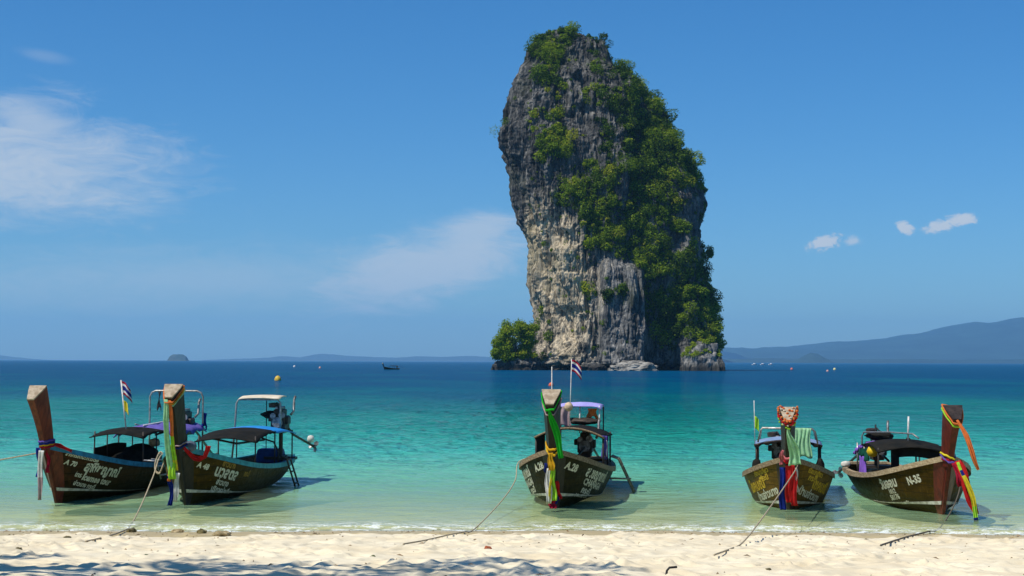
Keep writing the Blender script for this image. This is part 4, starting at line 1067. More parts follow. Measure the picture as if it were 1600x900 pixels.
# ------------------------------------------------------------------ the boats themselves
hull_olive = wet_wood('olive_brown_hull', (0.060, 0.032, 0.003), (0.024, 0.016, 0.002), (0.12, 0.066, 0.008))
hull_dark = wet_wood('dark_brown_hull', (0.050, 0.019, 0.006), (0.018, 0.011, 0.004), (0.085, 0.042, 0.012))
hull_black = wet_wood('blackish_green_hull', (0.022, 0.018, 0.005), (0.011, 0.010, 0.004), (0.048, 0.036, 0.012))
hull_gold = wet_wood('golden_brown_hull', (0.15, 0.080, 0.012), (0.075, 0.043, 0.007), (0.25, 0.14, 0.026))
red_wood = pmat('red_varnished_wood', (0.17, 0.035, 0.016), 0.35, (0.075, 0.016, 0.010), 3.0, 0.15, 20, stretch=(4, 4, 0.8))
red_wood2 = pmat('deep_red_varnished_wood', (0.13, 0.020, 0.012), 0.35, (0.06, 0.012, 0.008), 3.0, 0.15, 20, stretch=(4, 4, 0.8))
black_wood = pmat('blackened_wood', (0.030, 0.022, 0.015), 0.5, (0.016, 0.014, 0.011), 3.0, 0.25, 20, stretch=(4, 4, 0.8))
brown_wood = pmat('dark_brown_wood', (0.050, 0.028, 0.016), 0.45, (0.022, 0.014, 0.010), 3.0, 0.25, 20, stretch=(4, 4, 0.8))
grain = pmat('sawn_end_grain', (0.46, 0.38, 0.27), 0.85, (0.26, 0.20, 0.13), 8.0, 0.4, 30)
grain_dark = pmat('dark_end_grain', (0.05, 0.035, 0.03), 0.7, (0.02, 0.016, 0.015), 8.0)
teal = pmat('teal_gunwale_paint', (0.040, 0.30, 0.34), 0.5, (0.025, 0.17, 0.20), 6.0, 0.2, 25)
blue_teal = pmat('blue_gunwale_paint', (0.025, 0.20, 0.36), 0.5, (0.018, 0.11, 0.19), 6.0, 0.2, 25)
bare_rail = pmat('bare_weathered_gunwale', (0.30, 0.22, 0.13), 0.8, (0.14, 0.095, 0.05), 6.0, 0.5, 25, stretch=(1, 5, 5))
pale_rail = pmat('pale_weathered_gunwale', (0.46, 0.36, 0.22), 0.8, (0.24, 0.17, 0.09), 6.0, 0.5, 25, stretch=(1, 5, 5))

# --- boat with red-brown prow, far left
b = Boat(90, 790, R(8.8), 'longtail boat with tall red-brown prow and blue gunwale, leftmost on the beach', hull_dark, blue_teal, red_wood, grain, lift=0.15)
b.hull(); b.prow(1.30, 0.66, 0.28, 0.42)
A70 = b
b.wrap(0.17, 'gold', 0.05); b.wrap(0.19, 'blue', 0.06, tilt=0.2); b.wrap(0.23, 'purple', 0.05); b.wrap(0.14, 'crimson', 0.05); b.wrap(0.21, 'blue', 0.05, tilt=-0.25)
b.hang(-0.10, 1.20, 0.52, 0.13, 'blue', 1, 0.16, -0.02); b.hang(-0.02, 1.14, -0.02, 0.14, 'white', 2, 0.22, -0.06, bands=[(0.55, 'white'), (1.0, 'mauve')]); b.hang(0.06, 1.16, 0.62, 0.10, 'crimson', 3, 0.12, 0.04)
b.strip([(8.92, 0.10, 1.30), (8.85, 0.30, 1.22), (8.60, 0.44, 1.10)], [0.06, 0.12, 0.10], 'red', 4, face=(0.2, 1, 0.3))
b.text('สหกรณ์บริการเรือ', 1, 0.18, 0.14, 0.145, letter_w, 0.2); b.text('A 70', 1, 0.24, 0.36, 0.17, letter_w, 0.25)
b.text('สุพิชญาณ์', 1, 0.82, 0.40, 0.32, letter_w, 0.25); b.text('Icemee tour', 1, 0.86, 0.62, 0.22, letter_w, 0.3, 0.95)
b.text('โทร', 1, 0.62, 0.58, 0.15, letter_w, 0.2); b.text('อ่าวนาง กระบี่', 1, 0.66, 0.78, 0.14, letter_w, 0.2)
b.roof(3.2, 4.95, [1.42, 1.46, 1.44, 1.34], 0.74, 0.10, dark_tarp, rag=0.03)
b.roof(0.5, 3.15, [1.52, 1.50, 1.48, 1.44], 0.86, 0.20, pmat('purple_tarpaulin', (0.15, 0.115, 0.40), 0.6, (0.10, 0.075, 0.28), 4, 0.3, 20), name='rear_canopy_roof', rag=0.10, seed=3)
b.part('rear_canopy_edge', MB().tube([(0.5, 0, 1.55), (3.1, 0, 1.47)], 0.025), white_tube, smooth=True)
for x, y in ((4.75, -0.68), (4.75, 0.68), (3.9, -0.70), (3.9, 0.70), (3.1, -0.72), (3.1, 0.72), (2.0, 0.78), (2.0, -0.78)): b.tube('canopy_post', [(x, y, 0.45), (x, y * 0.98, 1.38)], 0.020, dark_steel)
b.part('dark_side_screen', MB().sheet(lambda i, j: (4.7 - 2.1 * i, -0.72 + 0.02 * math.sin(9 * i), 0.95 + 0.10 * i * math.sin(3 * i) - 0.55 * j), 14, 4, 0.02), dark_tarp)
b.part('dark_cargo_heap', MB().blob((3.4, -0.1, 0.55), (0.8, 0.55, 0.42), 4, 0.35, 3), dark_tarp)
b.tube('stern_arch', [(0.7, -0.80, 0.45), (0.7, -0.80, 1.5), (0.7, -0.80, 2.20), (0.7, -0.74, 2.32), (0.7, -0.62, 2.37), (0.7, 0.62, 2.37), (0.7, 0.74, 2.32), (0.7, 0.80, 2.20), (0.7, 0.80, 0.45)], 0.028, steel)
b.tube('stern_arch_brace', [(0.7, -0.78, 1.3), (1.8, -0.78, 1.45)], 0.02, steel)
b.engine(0.7, 0.25, 1.42, ((-0.4, 0.20, 1.15), (-2.6, 0.0, 0.25)))
b.flag((4.4, 0.05, 1.40), (4.32, -0.15, 2.72), 0.02, [(0.98, 0.36, 0.42, 'tri', 2), (0.60, 0.30, 0.22, 'yellow', 5)])
tag(MB().blob(A70.w(3.2, 0.35, 1.02), (0.16, 0.16, 0.12), 5, 0.2, 3).build('straw_bundle', pmat('straw', (0.5, 0.38, 0.2), 0.9), smooth=True), 'straw-coloured bundle on top of the cargo of the leftmost boat', 'bundle')
drape('jacket', [A70.w(0.7, 0.78, 1.75), A70.w(0.62, 0.84, 1.75), A70.w(0.5, 0.84, 1.7)], 0.42, cl_('blue'), 'dark blue jacket hanging on the stern arch of the leftmost boat', 'jacket', 0.04, 2)
drape('strap', [A70.w(0.7, -0.55, 2.35), A70.w(0.7, -0.48, 2.35)], 0.5, black, 'black strap dangling from the stern arch of the leftmost boat', 'strap', 0.02, 1)

# --- boat with black prow, green and orange sashes
b = Boat(291, 793, R(5.4), 'longtail boat with black prow, teal gunwale and bright blue rear canopy', hull_olive, teal, black_wood, grain, lift=0.15)
b.hull(); b.prow(1.36, 0.60, 0.30, 0.44, cut=0.22); A48 = b
for a, k in ((0.965, 'orange'), (0.93, 'gold'), (0.90, 'mint'), (0.16, 'blue'), (0.20, 'mauve')): b.wrap(a, k, 0.035, drop=-0.25)
fr = b.rings_[-1][1]
b.strip([(9.74, -0.05, 2.36), (9.66, -0.10, 1.9), (9.40, -0.11, 1.45), (9.22, -0.10, 0.62)], [0.10, 0.13, 0.15, 0.14], 'mint', 11)
b.strip([(9.73, 0.03, 2.34), (9.62, 0.02, 1.9), (9.38, 0.01, 1.45), (9.20, 0.0, 0.70)], [0.07, 0.08, 0.10, 0.12], 'orange', 12, bands=[(0.62, 'orange'), (0.9, 'lime'), (1.0, 'yellow')])
b.strip([(9.30, -0.03, 1.30), (9.22, -0.06, 0.95), (9.20, -0.03, 0.52)], [0.12, 0.20, 0.18], 'lime', 13)
b.strip([(9.20, -0.12, 0.62), (9.12, -0.10, 0.3), (9.06, -0.12, -0.10)], [0.12, 0.13, 0.13], 'blue', 14)
b.strip([(9.20, 0.06, 0.66), (9.14, 0.03, 0.3), (9.08, -0.02, -0.02)], [0.12, 0.13, 0.12], 'white', 15)
b.strip([(9.20, -0.13, 0.62), (9.18, -0.12, 0.46)], [0.10, 0.08], 'orange', 16)
b.text('A 48', 1, 0.32, 0.38, 0.19, letter_w, 0.1); b.text('นวลตล', 1, 0.95, 0.46, 0.36, letter_w, 0.05)
b.text('อ่าวนาง', 1, 1.15, 0.20, 0.19, letter_o); b.text('กระบี่', 1, 2.3, 0.32, 0.18, letter_o)
b.text('อ่าวนาง', 1, 1.15, 0.64, 0.18, letter_w); b.text('บริการนำเที่ยว', 1, 1.05, 0.82, 0.18, letter_w)
b.text('นวลตล', -1, 0.9, 0.46, 0.34, letter_o)
b.roof(3.0, 5.1, [1.44, 1.44, 1.38, 1.26], 0.82, 0.10, dark_tarp, rag=0.03)
b.roof(0.9, 3.05, [1.34, 1.42, 1.46, 1.46], 0.88, 0.14, pmat('bright_blue_tarpaulin', (0.02, 0.26, 0.66), 0.5, (0.015, 0.20, 0.52), 4, 0.2, 20), name='rear_canopy_roof', seed=5)
for x, y in ((4.9, -0.75), (4.9, 0.75), (3.0, -0.78), (3.0, 0.78), (1.1, 0.80), (1.1, -0.80)): b.tube('canopy_post', [(x, y, 0.42), (x, y, 1.30)], 0.020, dark_steel)
b.tube('stern_arch', [(1.6, -0.80, 0.42), (1.6, -0.72, 1.3), (1.6, -0.68, 2.05), (1.6, -0.62, 2.16), (1.6, 0.50, 2.16), (1.6, 0.58, 2.05), (1.6, 0.58, 1.35)], 0.028, steel)
b.tube('stern_arch_post', [(0.9, 0.0, 0.5), (0.9, 0.0, 2.2)], 0.014, dark_steel)
b.roof(0.9, 1.75, [2.28, 2.28, 2.22], 0.58, 0.03, pmat('cream_canvas', (0.72, 0.62, 0.46), 0.8, (0.56, 0.47, 0.33), 4, 0.2, 25), name='sun_shade', thick=0.025)
b.engine(1.1, 0.45, 1.52, ((0.2, 0.62, 1.12), (-0.9, 0.98, 0.72)), handle=False)
b.tube('steering_bar', [(1.9, 0.2, 1.05), (3.3, -0.2, 1.02), (4.6, -0.5, 1.22)], 0.028, dark_steel)
b.tube('grab_frame', [(2.6, 0.78, 0.45), (2.6, 0.78, 0.78), (2.4, 0.60, 1.02), (2.2, 0.2, 1.12)], 0.024, dark_steel)
b.part('black_sack', MB().blob((1.0, 0.2, 1.72), (0.34, 0.30, 0.12), 8, 0.4, 3), dark_tarp, smooth=True)
b.part('engine_guard', MB().box((0.75, 0.1, 0.55), (0.7, 0.8, 0.4), taper=0.8), pmat('blue_plastic', (0.02, 0.06, 0.22), 0.5), bevel=0.04)
tag(MB().lathe([(0.01, -0.11), (0.08, -0.09), (0.11, 0), (0.08, 0.09), (0.01, 0.11)], A48.w(-0.72, 0.92, 0.95), 14).build('foam_float', pmat('white_foam', (0.75, 0.72, 0.62), 0.8), smooth=True), 'white foam float tied on the propeller shaft of the blue-canopied boat', 'float')
b.strip([(8.95, 0.13, 1.24), (8.72, 0.30, 0.98), (8.62, 0.40, 0.92), (8.60, 0.52, 1.00), (8.62, 0.56, 1.26)], [0.10, 0.13, 0.13, 0.14, 0.16], 'red', 21, face=(0.6, 0.8, 0), name='red_sash')
b.part('mooring_knot', MB().blob((8.75, 0.22, 1.25), (0.10, 0.14, 0.13), 3, 0.4, 2), pmat('grey_blue_rope', (0.10, 0.13, 0.17), 0.9), b.prow_o, smooth=True)

# --- centre boat, green sash
b = Boat(868, 799, R(7.3), 'longtail boat with blackish hull and long green sash on its prow, in the centre', hull_black, bare_rail, black_wood, grain, lift=0.15)
b.hull(); b.prow(1.28, 0.56, 0.28, 0.44, cut=0.30); A28 = b
b.wrap(0.95, 'green', 0.05, drop=-0.25, tilt=0.1); b.wrap(0.86, 'mauve', 0.04, drop=-0.3); b.wrap(0.22, 'gold', 0.06, drop=-0.4); b.wrap(0.18, 'gold', 0.06, drop=-0.9); b.wrap(0.14, 'yellow', 0.035, drop=-0.4)
b.strip([(9.68, 0.0, 2.20), (9.58, 0.06, 1.90), (9.46, 0.17, 1.45), (9.32, 0.25, 1.10)], [0.07, 0.15, 0.17, 0.12], 'green', 21)
b.strip([(9.44, 0.0, 1.20), (9.40, 0.01, 0.98), (9.34, 0.0, 0.80)], [0.10, 0.16, 0.17], 'gold', 22)
b.strip([(9.32, -0.06, 0.84), (9.28, -0.07, 0.5), (9.25, -0.06, 0.05)], [0.10, 0.16, 0.15], 'white', 23)
b.strip([(9.33, 0.02, 0.84), (9.29, 0.03, 0.5), (9.26, 0.04, 0.12)], [0.10, 0.17, 0.16], 'lime', 24)
b.strip([(9.31, -0.01, 0.84), (9.31, -0.02, 0.5), (9.28, -0.01, 0.10)], [0.05, 0.06, 0.06], 'yellow', 25)
b.strip([(9.24, 0.02, 0.16), (9.22, 0.02, -0.06)], [0.20, 0.18], 'crimson', 26)
b.strip([(9.22, 0.10, 0.55), (9.16, 0.15, 0.3), (9.12, 0.17, 0.14)], [0.08, 0.11, 0.09], 'red', 27)
b.strip([(9.20, 0.09, 0.30), (9.18, 0.10, 0.04)], [0.13, 0.11], 'blue', 28)
b.strip([(9.2, -0.14, 0.95), (9.12, -0.15, 0.70)], [0.06, 0.05], 'blue', 29)
for sd_ in (1, -1):
    b.text('A.28', sd_, 0.20, 0.36, 0.25, letter_w, 0.1)
    b.text('ส.ชญาภาณ์', sd_, 1.15, 0.36, 0.32, letter_w, 0.1 * sd_, 1.25); b.text('CHANAGAI', sd_, 1.2, 0.56, 0.22, letter_w, 0.0, 1.25)
    b.text('กระบี่', sd_, 1.25, 0.74, 0.19, letter_w, 0.0, 1.6); b.text('Number One', sd_, 1.05, 0.90, 0.15, letter_w, 0.0, 1.2)
b.roof(1.4, 4.75, [1.50, 1.54, 1.56, 1.55], 0.90, 0.25, dark_tarp, thick=0.035)
b.tube('canopy_front_hoop', [(4.78, 0.9 * y / 8, 1.555 - 0.25 * (y / 8) ** 2) for y in range(-8, 9)], 0.026, bare_rail)
for x, y in ((4.7, -0.86), (4.7, 0.86), (3.0, -0.86), (3.0, 0.86), (1.6, 0.84), (1.6, -0.84)): b.tube('canopy_post', [(x, y, 0.5), (x, y, 1.33)], 0.026, dark_steel)
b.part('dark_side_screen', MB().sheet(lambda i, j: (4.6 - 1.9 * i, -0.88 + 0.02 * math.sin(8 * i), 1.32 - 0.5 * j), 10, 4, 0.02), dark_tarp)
b.roof(0.7, 1.9, [2.10, 2.12, 2.05], 0.62, 0.06, pmat('lilac_tarpaulin', (0.42, 0.38, 0.72), 0.6, (0.32, 0.28, 0.60), 4, 0.3, 20), name='sun_shade', thick=0.02, rag=0.05, seed=7)
for x, y in ((1.8, -0.60), (1.8, 0.02), (1.8, 0.56), (0.8, 0.60), (0.8, -0.6)): b.tube('shade_post', [(x, y, 1.3 if x > 1 else 0.5), (x, y, 2.05)], 0.020, white_tube if x > 1 else dark_steel)
b.engine(2.3, 0.22, 0.98, ((1.0, 0.30, 0.9), (-1.6, 0.4, 0.25)), handle=True)
b.part('engine_clutter', MB().blob((1.7, 0.15, 1.62), (0.25, 0.42, 0.10), 12, 0.5, 3), iron, smooth=True)
b.tube('whip_aerial', [(4.7, -0.45, 1.5), (4.7, -0.46, 3.12)], 0.012, white_tube)
b.flag((4.72, 0.0, 1.55), (4.70, 0.05, 3.32), 0.010, [(0.99, 0.30, 0.42, 'tri', 1)])
tag(MB().lathe([(0.01, -0.12), (0.085, -0.085), (0.12, 0), (0.085, 0.085), (0.01, 0.12)], A28.w(4.76, -0.02, 2.10), 16).build('cork_float', pmat('tan_float', (0.62, 0.46, 0.30), 0.7), smooth=True), 'tan ball float threaded on the flagpole of the centre boat', 'float')
drape('shirt', [A28.w(1.85, -0.66, 2.02), A28.w(1.9, -0.45, 2.03), A28.w(1.85, -0.22, 1.98)], 0.56, cl_('mauve'), 'dusty pink shirt hung under the lilac shade of the centre boat', 'shirt', 0.05, 2.2)
drape('orange_bag', [A28.w(1.5, 0.22, 1.96), A28.w(1.5, 0.48, 1.96)], 0.26, cl_('orange'), 'orange bag hanging from the stern shade of the centre boat', 'bag', 0.02, 1, thick=0.05)
drape('towel', [A28.w(4.65, 0.82, 1.37), A28.w(4.60, 0.92, 1.36), A28.w(4.4, 0.93, 1.34)], 0.56, cl_('purple'), 'blue towel bunched on the right canopy post of the centre boat', 'towel', 0.05, 2)
drape('rag', [A28.w(4.62, 0.93, 1.25), A28.w(4.52, 0.95, 1.22)], 0.38, cl_('white'), 'white rag over the blue towel on the centre boat', 'rag', 0.02, 1.5)

# --- boat with flower garland
b = Boat(1232, 811, R(10.2), 'longtail boat with golden brown hull and flower garland round its prow top', hull_gold, bare_rail, brown_wood, grain, lift=0.0)
b.hull(); b.prow(1.05, 0.46, 0.26, 0.36, cut=0.25); B4 = b
for a, k in ((0.18, 'crimson'), (0.22, 'pink'), (0.14, 'red')): b.wrap(a, k, 0.06, drop=-0.3)
b.strip([(9.54, 0.0, 1.92), (9.50, 0.06, 1.70), (9.44, 0.12, 1.40), (9.38, 0.16, 1.10)], [0.06, 0.17, 0.26, 0.34], 'mint', 31, amp=0.03)
b.strip([(9.30, -0.10, 1.42), (9.26, -0.16, 1.25), (9.2, -0.14, 1.10)], [0.06, 0.12, 0.08], 'pink', 32)
b.hang(-0.13, 1.02, 0.05, 0.15, 'blue', 33, 0.22, 0.0); b.hang(0.01, 1.08, 0.22, 0.18, 'red', 34, 0.24, 0.02); b.hang(0.10, 1.08, 0.16, 0.14, 'red', 36, 0.22, 0.05); b.hang(0.16, 1.02, 0.45, 0.06, 'white', 35, 0.2, 0.05)
for sd_ in (1, -1):
    b.text('โชคมณี', sd_, 0.95, 0.50, 0.34, letter_g, 0.0, 1.25); b.text('เรือนำเที่ยว', sd_, 0.50, 0.20, 0.16, letter_g, 0, 1.3); b.text('กระบี่', sd_, 0.62, 0.36, 0.18, letter_g, 0, 1.4)
    b.text('บ้านอ่าวนาง', sd_, 0.42, 0.74, 0.24, letter_w, 0, 1.2)
b.roof(1.6, 4.6, [1.38, 1.42, 1.43, 1.42], 0.86, 0.13, pmat('pale_blue_tarpaulin', (0.26, 0.36, 0.52), 0.6, (0.16, 0.22, 0.34), 4, 0.3, 20), thick=0.03)
b.tube('canopy_front_hoop', [(4.62, 0.86 * y / 8, 1.40 - 0.13 * (y / 8) ** 2) for y in range(-8, 9)], 0.030, brown_wood)
b.part('canopy_fringe', MB().sheet(lambda i, j: (4.64, -0.84 + 1.68 * i, 1.40 - 0.13 * (2 * i - 1) ** 2 - j * (0.05 + 0.035 * math.sin(i * 40) * math.sin(i * 13))), 50, 2, 0.012), dark_tarp)
for x, y in ((4.5, -0.80), (4.5, 0.80), (3.0, -0.82), (3.0, 0.82), (1.7, 0.82), (1.7, -0.82)): b.tube('canopy_post', [(x, y, 0.48), (x, y, 1.28)], 0.030, brown_wood)
b.tube('roof_rail', [(4.70, -0.76, 1.36), (4.72, -0.70, 1.66), (4.72, -0.64, 1.72), (4.72, 0.62, 1.70), (4.72, 0.68, 1.64), (4.70, 0.74, 1.34)], 0.022, steel)
b.tube('roof_rail', [(2.0, -0.76, 1.3), (2.0, -0.70, 1.62), (2.0, 0.66, 1.60), (2.0, 0.74, 1.3)], 0.022, steel)
b.engine(1.6, -0.25, 0.95, ((0.5, -0.1, 0.85), (-2.0, 0.1, 0.10)), handle=True)
b.flag((4.5, -0.84, 1.25), (4.5, -0.86, 2.42), 0.010, [(0.66, 0.32, 0.18, 'lime', 4)])
for y, sd_ in ((-0.80, 1), (0.80, 2)):
    tag(MB().blob(b.w(4.54, y, 0.70), (0.12, 0.14, 0.24), sd_, 0.3, 3).build('gear_bag', dark_tarp, smooth=True), 'dark bag of gear tied to the %s canopy post of the garlanded boat' % ('left' if y < 0 else 'right'), 'bag')
drape('towel', [b.w(4.74, 0.14, 1.735), b.w(4.74, 0.36, 1.735), b.w(4.74, 0.58, 1.73)], 0.74, cl_('mint'), 'pale green towel hung over the roof rail of the garlanded boat', 'towel', 0.035, 4, jag=0.03)
# garland: a ring of small blossoms round the top of the post
mb = MB(); rs_ = random.Random(4); ms = [cl_('orange'), cl_('red'), cl_('cream'), cl_('lime')]
top = b.rings_[-1]; c0 = sum(top, Vector()) / 6
for k in range(110):
    a = rs_.random() * 6; i = int(a); p = top[i].lerp(top[(i + 1) % 6], a - i); d_ = (p - c0); d_.z = 0; d_.normalize()
    lay = rs_.random(); p = p + d_ * (0.035 + 0.03 * rs_.random()) + Vector((-0.06 * lay, 0, 0.045 - 0.21 * lay))
    mb.blob(p, (0.028, 0.028, 0.024), k, 0.3, 1, mi=(0 if lay < 0.3 else 1 if lay < 0.6 else rs_.choice([0, 1, 2]) if lay < 0.8 else 3))
for k in range(12):
    p = top[rs_.randrange(6)].lerp(c0, rs_.random() * 0.9); mb.blob(p + Vector((0, 0, 0.05 + 0.03 * rs_.random())), (0.035, 0.035, 0.025), 200 + k, 0.35, 1, mi=rs_.choice([0, 0, 2, 1]))
tag(mb.build('flower_garland', ms, b.prow_o), kind='stuff')

# --- right boat, deep red prow
b = Boat(1472, 813, R(1.6), 'longtail boat with deep red prow and orange streamer, rightmost on the beach', hull_olive, pale_rail, red_wood2, grain_dark, lift=0.10)
b.hull(); b.prow(1.02, 0.56, 0.26, 0.42, cut=0.10); N35 = b
b.wrap(0.96, 'orange', 0.05, drop=-0.2, tilt=-0.25); b.wrap(0.91, 'lime', 0.05, drop=-0.25, tilt=-0.2); b.wrap(0.18, 'yellow', 0.05, tilt=-0.5); b.wrap(0.13, 'crimson', 0.06); b.wrap(0.16, 'purple', 0.05, drop=-0.5)
b.strip([(9.72, 0.0, 2.08), (9.82, 0.13, 1.75), (9.86, 0.27, 1.40), (9.88, 0.40, 1.02)], [0.06, 0.11, 0.13, 0.05], 'orange', 41, amp=0.03)
b.strip([(9.20, 0.12, 1.16), (9.30, 0.24, 0.8), (9.36, 0.38, 0.35), (9.36, 0.46, 0.02)], [0.16, 0.24, 0.22, 0.12], 'red', 42, amp=0.03)
b.strip([(9.24, 0.12, 1.14), (9.37, 0.24, 0.8), (9.43, 0.38, 0.35), (9.43, 0.47, -0.12)], [0.07, 0.10, 0.12, 0.11], 'yellow', 43, bands=[(0.16, 'lime'), (0.26, 'blue'), (0.78, 'yellow'), (0.94, 'lime'), (1.0, 'blue')])
b.strip([(9.2, 0.04, 1.12), (9.26, 0.12, 0.85), (9.28, 0.18, 0.62)], [0.10, 0.14, 0.12], 'crimson', 44)
b.text('N-35', -1, 0.62, 0.42, 0.25, letter_w, -0.0, 1.0); b.text('วันออม', -1, 1.6, 0.38, 0.30, letter_w, 0.0, 1.15)
b.text('1012', -1, 1.8, 0.52, 0.15, letter_w, 0, 1.3); b.text('50176', -1, 1.72, 0.66, 0.16, letter_w, 0, 1.3); b.text('ปลอดภัย', -1, 1.4, 0.80, 0.09, letter_w, 0, 1.3)
b.text('N-35', 1, 0.5, 0.46, 0.3, letter_w)
b.roof(3.1, 5.5, [1.26, 1.36, 1.40, 1.38, 1.26], 0.84, 0.12, dark_tarp, thick=0.035, rag=0.02)
b.roof(2.5, 3.6, [1.10, 1.24, 1.34], 0.86, 0.12, pmat('violet_tarpaulin', (0.24, 0.12, 0.50), 0.6, (0.18, 0.08, 0.40), 4, 0.3, 20), name='rear_canopy_roof', rag=0.10, seed=9)
for x, y in ((5.3, -0.78), (5.3, 0.78), (5.0, 0.2), (5.0, -0.3), (4.0, 0.80), (2.8, -0.80), (2.8, 0.80), (3.7, -0.80)): b.tube('canopy_post', [(x, y, 0.46), (x, y, 1.22)], 0.022, dark_steel if x > 3.8 else steel)
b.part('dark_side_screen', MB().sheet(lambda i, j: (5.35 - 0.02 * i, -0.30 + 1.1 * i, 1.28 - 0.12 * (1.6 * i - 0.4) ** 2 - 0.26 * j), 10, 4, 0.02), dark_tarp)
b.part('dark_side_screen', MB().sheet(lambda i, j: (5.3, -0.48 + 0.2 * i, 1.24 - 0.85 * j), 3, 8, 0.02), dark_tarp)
b.tube('roof_rail', [(3.3, -0.78, 0.6), (3.3, -0.78, 1.42), (3.36, -0.74, 1.52), (4.2, -0.3, 1.56), (5.1, 0.1, 1.56), (5.3, 0.2, 1.46)], 0.020, steel)
b.tube('white_staff', [(4.9, 0.03, 1.38), (4.9, 0.05, 1.98)], 0.022, white_tube)
b.tube('black_staff', [(3.4, -0.45, 1.3), (3.4, -0.45, 1.72)], 0.022, black)
b.engine(1.4, 0.0, 1.0, ((0.3, -0.2, 0.85), (-1.5, -0.5, 0.15)), handle=True)
b.part('black_sack', MB().blob((3.3, -0.35, 1.42), (0.36, 0.36, 0.12), 15, 0.35, 3), dark_tarp, smooth=True)
drape('tarp_panel', [b.w(4.05, -0.84, 0.92), b.w(3.8, -0.86, 0.93), b.w(3.35, -0.86, 0.92)], 0.50, MATS['violet_tarpaulin'], 'violet tarp panel hung above the gunwale of the rightmost boat', 'tarp', 0.03, 3)
drape('green_cloth', [b.w(4.2, -0.82, 1.17), b.w(3.8, -0.85, 1.12), b.w(3.2, -0.84, 1.14)], 0.26, cl_('darkgreen'), 'dark green cloth slung under the violet canopy of the rightmost boat', 'cloth', 0.05, 3, jag=0.08)
tag(MB().lathe([(0.01, -0.15), (0.10, -0.11), (0.15, 0), (0.10, 0.11), (0.01, 0.15)], b.w(4.3, -0.72, 1.08), 16).build('yellow_float', pmat('yellow_plastic', (0.75, 0.52, 0.02), 0.4), smooth=True), 'yellow ball float hanging beside the violet canopy of the rightmost boat', 'float')
tag(MB().blob(b.w(2.2, -1.0, 0.62), (0.13, 0.08, 0.08), 6, 0.2, 3).build('foam_float', MATS['white_foam'], smooth=True), 'white foam float on the stern quarter of the rightmost boat', 'float')
tag(MB().blob(b.w(4.6, 0.1, 1.25), (0.10, 0.08, 0.20), 16, 0.2, 2).build('hanging_cloth', dark_tarp, smooth=True), 'dark cloth dangling under the roof of the rightmost boat', 'cloth')
# coil of line at the stern
def coil(c_, r, turns, rr, m_, label, tilt=0.3):
    pts = [Vector(c_) + Vector(((r + 0.02 * math.sin(k)) * math.cos(k * 0.5), (r + 0.02 * math.cos(k * 1.3)) * math.sin(k * 0.5), 0.02 * math.sin(k * 0.37) + tilt * 0.1 * math.sin(k * 0.5))) for k in range(int(turns * 12.6))]
    return tag(MB().tube(pts, rr, 6).build('rope_coil', m_, smooth=True), label, 'rope')
coil(b.w(2.6, -0.25, 0.46), 0.24, 4, 0.018, rope_m, 'coil of pale rope on the boards of the rightmost boat')

# --- far longtail out on the water
b = Boat(601, 578.3, R(38), 'tiny dark longtail boat alone far out on the water', hull_black, bare_rail, black_wood, grain, lift=0.0, group=None)
b.hull(); b.prow(1.3, 0.6)
b.roof(1.6, 4.8, [1.55, 1.6, 1.55], 0.9, 0.2, dark_tarp)
for x, y in ((4.6, -0.8), (4.6, 0.8), (1.8, -0.8), (1.8, 0.8)): b.tube('canopy_post', [(x, y, 0.48), (x, y, 1.4)], 0.05, dark_steel)
b.engine(1.0, 0.0, 1.1)

# ------------------------------------------------------------------ ladders
ladder([A28.w(3.9, 1.02, 0.80), A28.w(3.8, 1.20, 0.72), A28.w(3.6, 1.62, -0.22)], [A28.w(3.5, 1.02, 0.80), A28.w(3.4, 1.20, 0.72), A28.w(3.2, 1.62, -0.22)], 6, pmat('worn_bamboo_steel', (0.30, 0.24, 0.15), 0.6, (0.10, 0.08, 0.06), 12), 'boarding ladder over the right side of the centre boat', 0.028)
ladder([A48.w(3.2, 0.98, 0.70), A48.w(3.2, 1.16, 0.62), A48.w(2.8, 1.32, -0.20)], [A48.w(2.8, 0.98, 0.70), A48.w(2.8, 1.16, 0.62), A48.w(2.4, 1.32, -0.20)], 5, dark_steel, 'dark boarding ladder over the side of the blue-canopied boat', 0.026)
ladder([A70.w(5.3, 0.92, 0.68), A70.w(5.3, 1.26, 0.66), A70.w(5.2, 1.34, 0.20)], [A70.w(4.8, 0.92, 0.68), A70.w(4.8, 1.26, 0.66), A70.w(4.7, 1.34, 0.20)], 4, steel, 'bare metal ladder hooked over the side of the leftmost boat', 0.022)
# bow-side bars on the centre boat
tag(MB().tube([A28.w(4.6, 1.05, 0.28), A28.w(3.6, 1.50, 0.20)], 0.026, 7).build('bamboo_pole', MATS['worn_bamboo_steel'], smooth=True), 'short pole lashed along the right side of the centre boat', 'pole')

# ------------------------------------------------------------------ mooring ropes
def sandpt(px, py, up=0.046):
    z = 0.0
    for _ in range(12):
        g = ground(px, py, z); z = max(sandz(g.x, g.y), -0.3) + up
    return ground(px, py, z)
p0 = A48.w(7.9, -float(f_bg(7.9 / 9)) - 0.03, float(f_zg(7.9 / 9)) + 0.04)
e = sandpt(203, 822)
rope([A48.w(7.2, -0.6, 0.75), p0, p0.lerp(e, 0.30) + Vector((0, 0, -0.06)), p0.lerp(e, 0.68) + Vector((0, 0, -0.10)), e, sandpt(186, 832), sandpt(160, 840), sandpt(134, 846)], 0.016, rope_m, 'pale rope running from the blue-canopied boat down to the sand')
coil(A48.w(7.7, -0.86, 0.78), 0.10, 3, 0.016, rope_m, 'loops of pale rope hung over the gunwale of the blue-canopied boat', 2.5)
p0 = A28.w(7.2, -float(f_bg(.8)) - 0.05, float(f_zg(.8)) + 0.05); e = sandpt(742, 826)
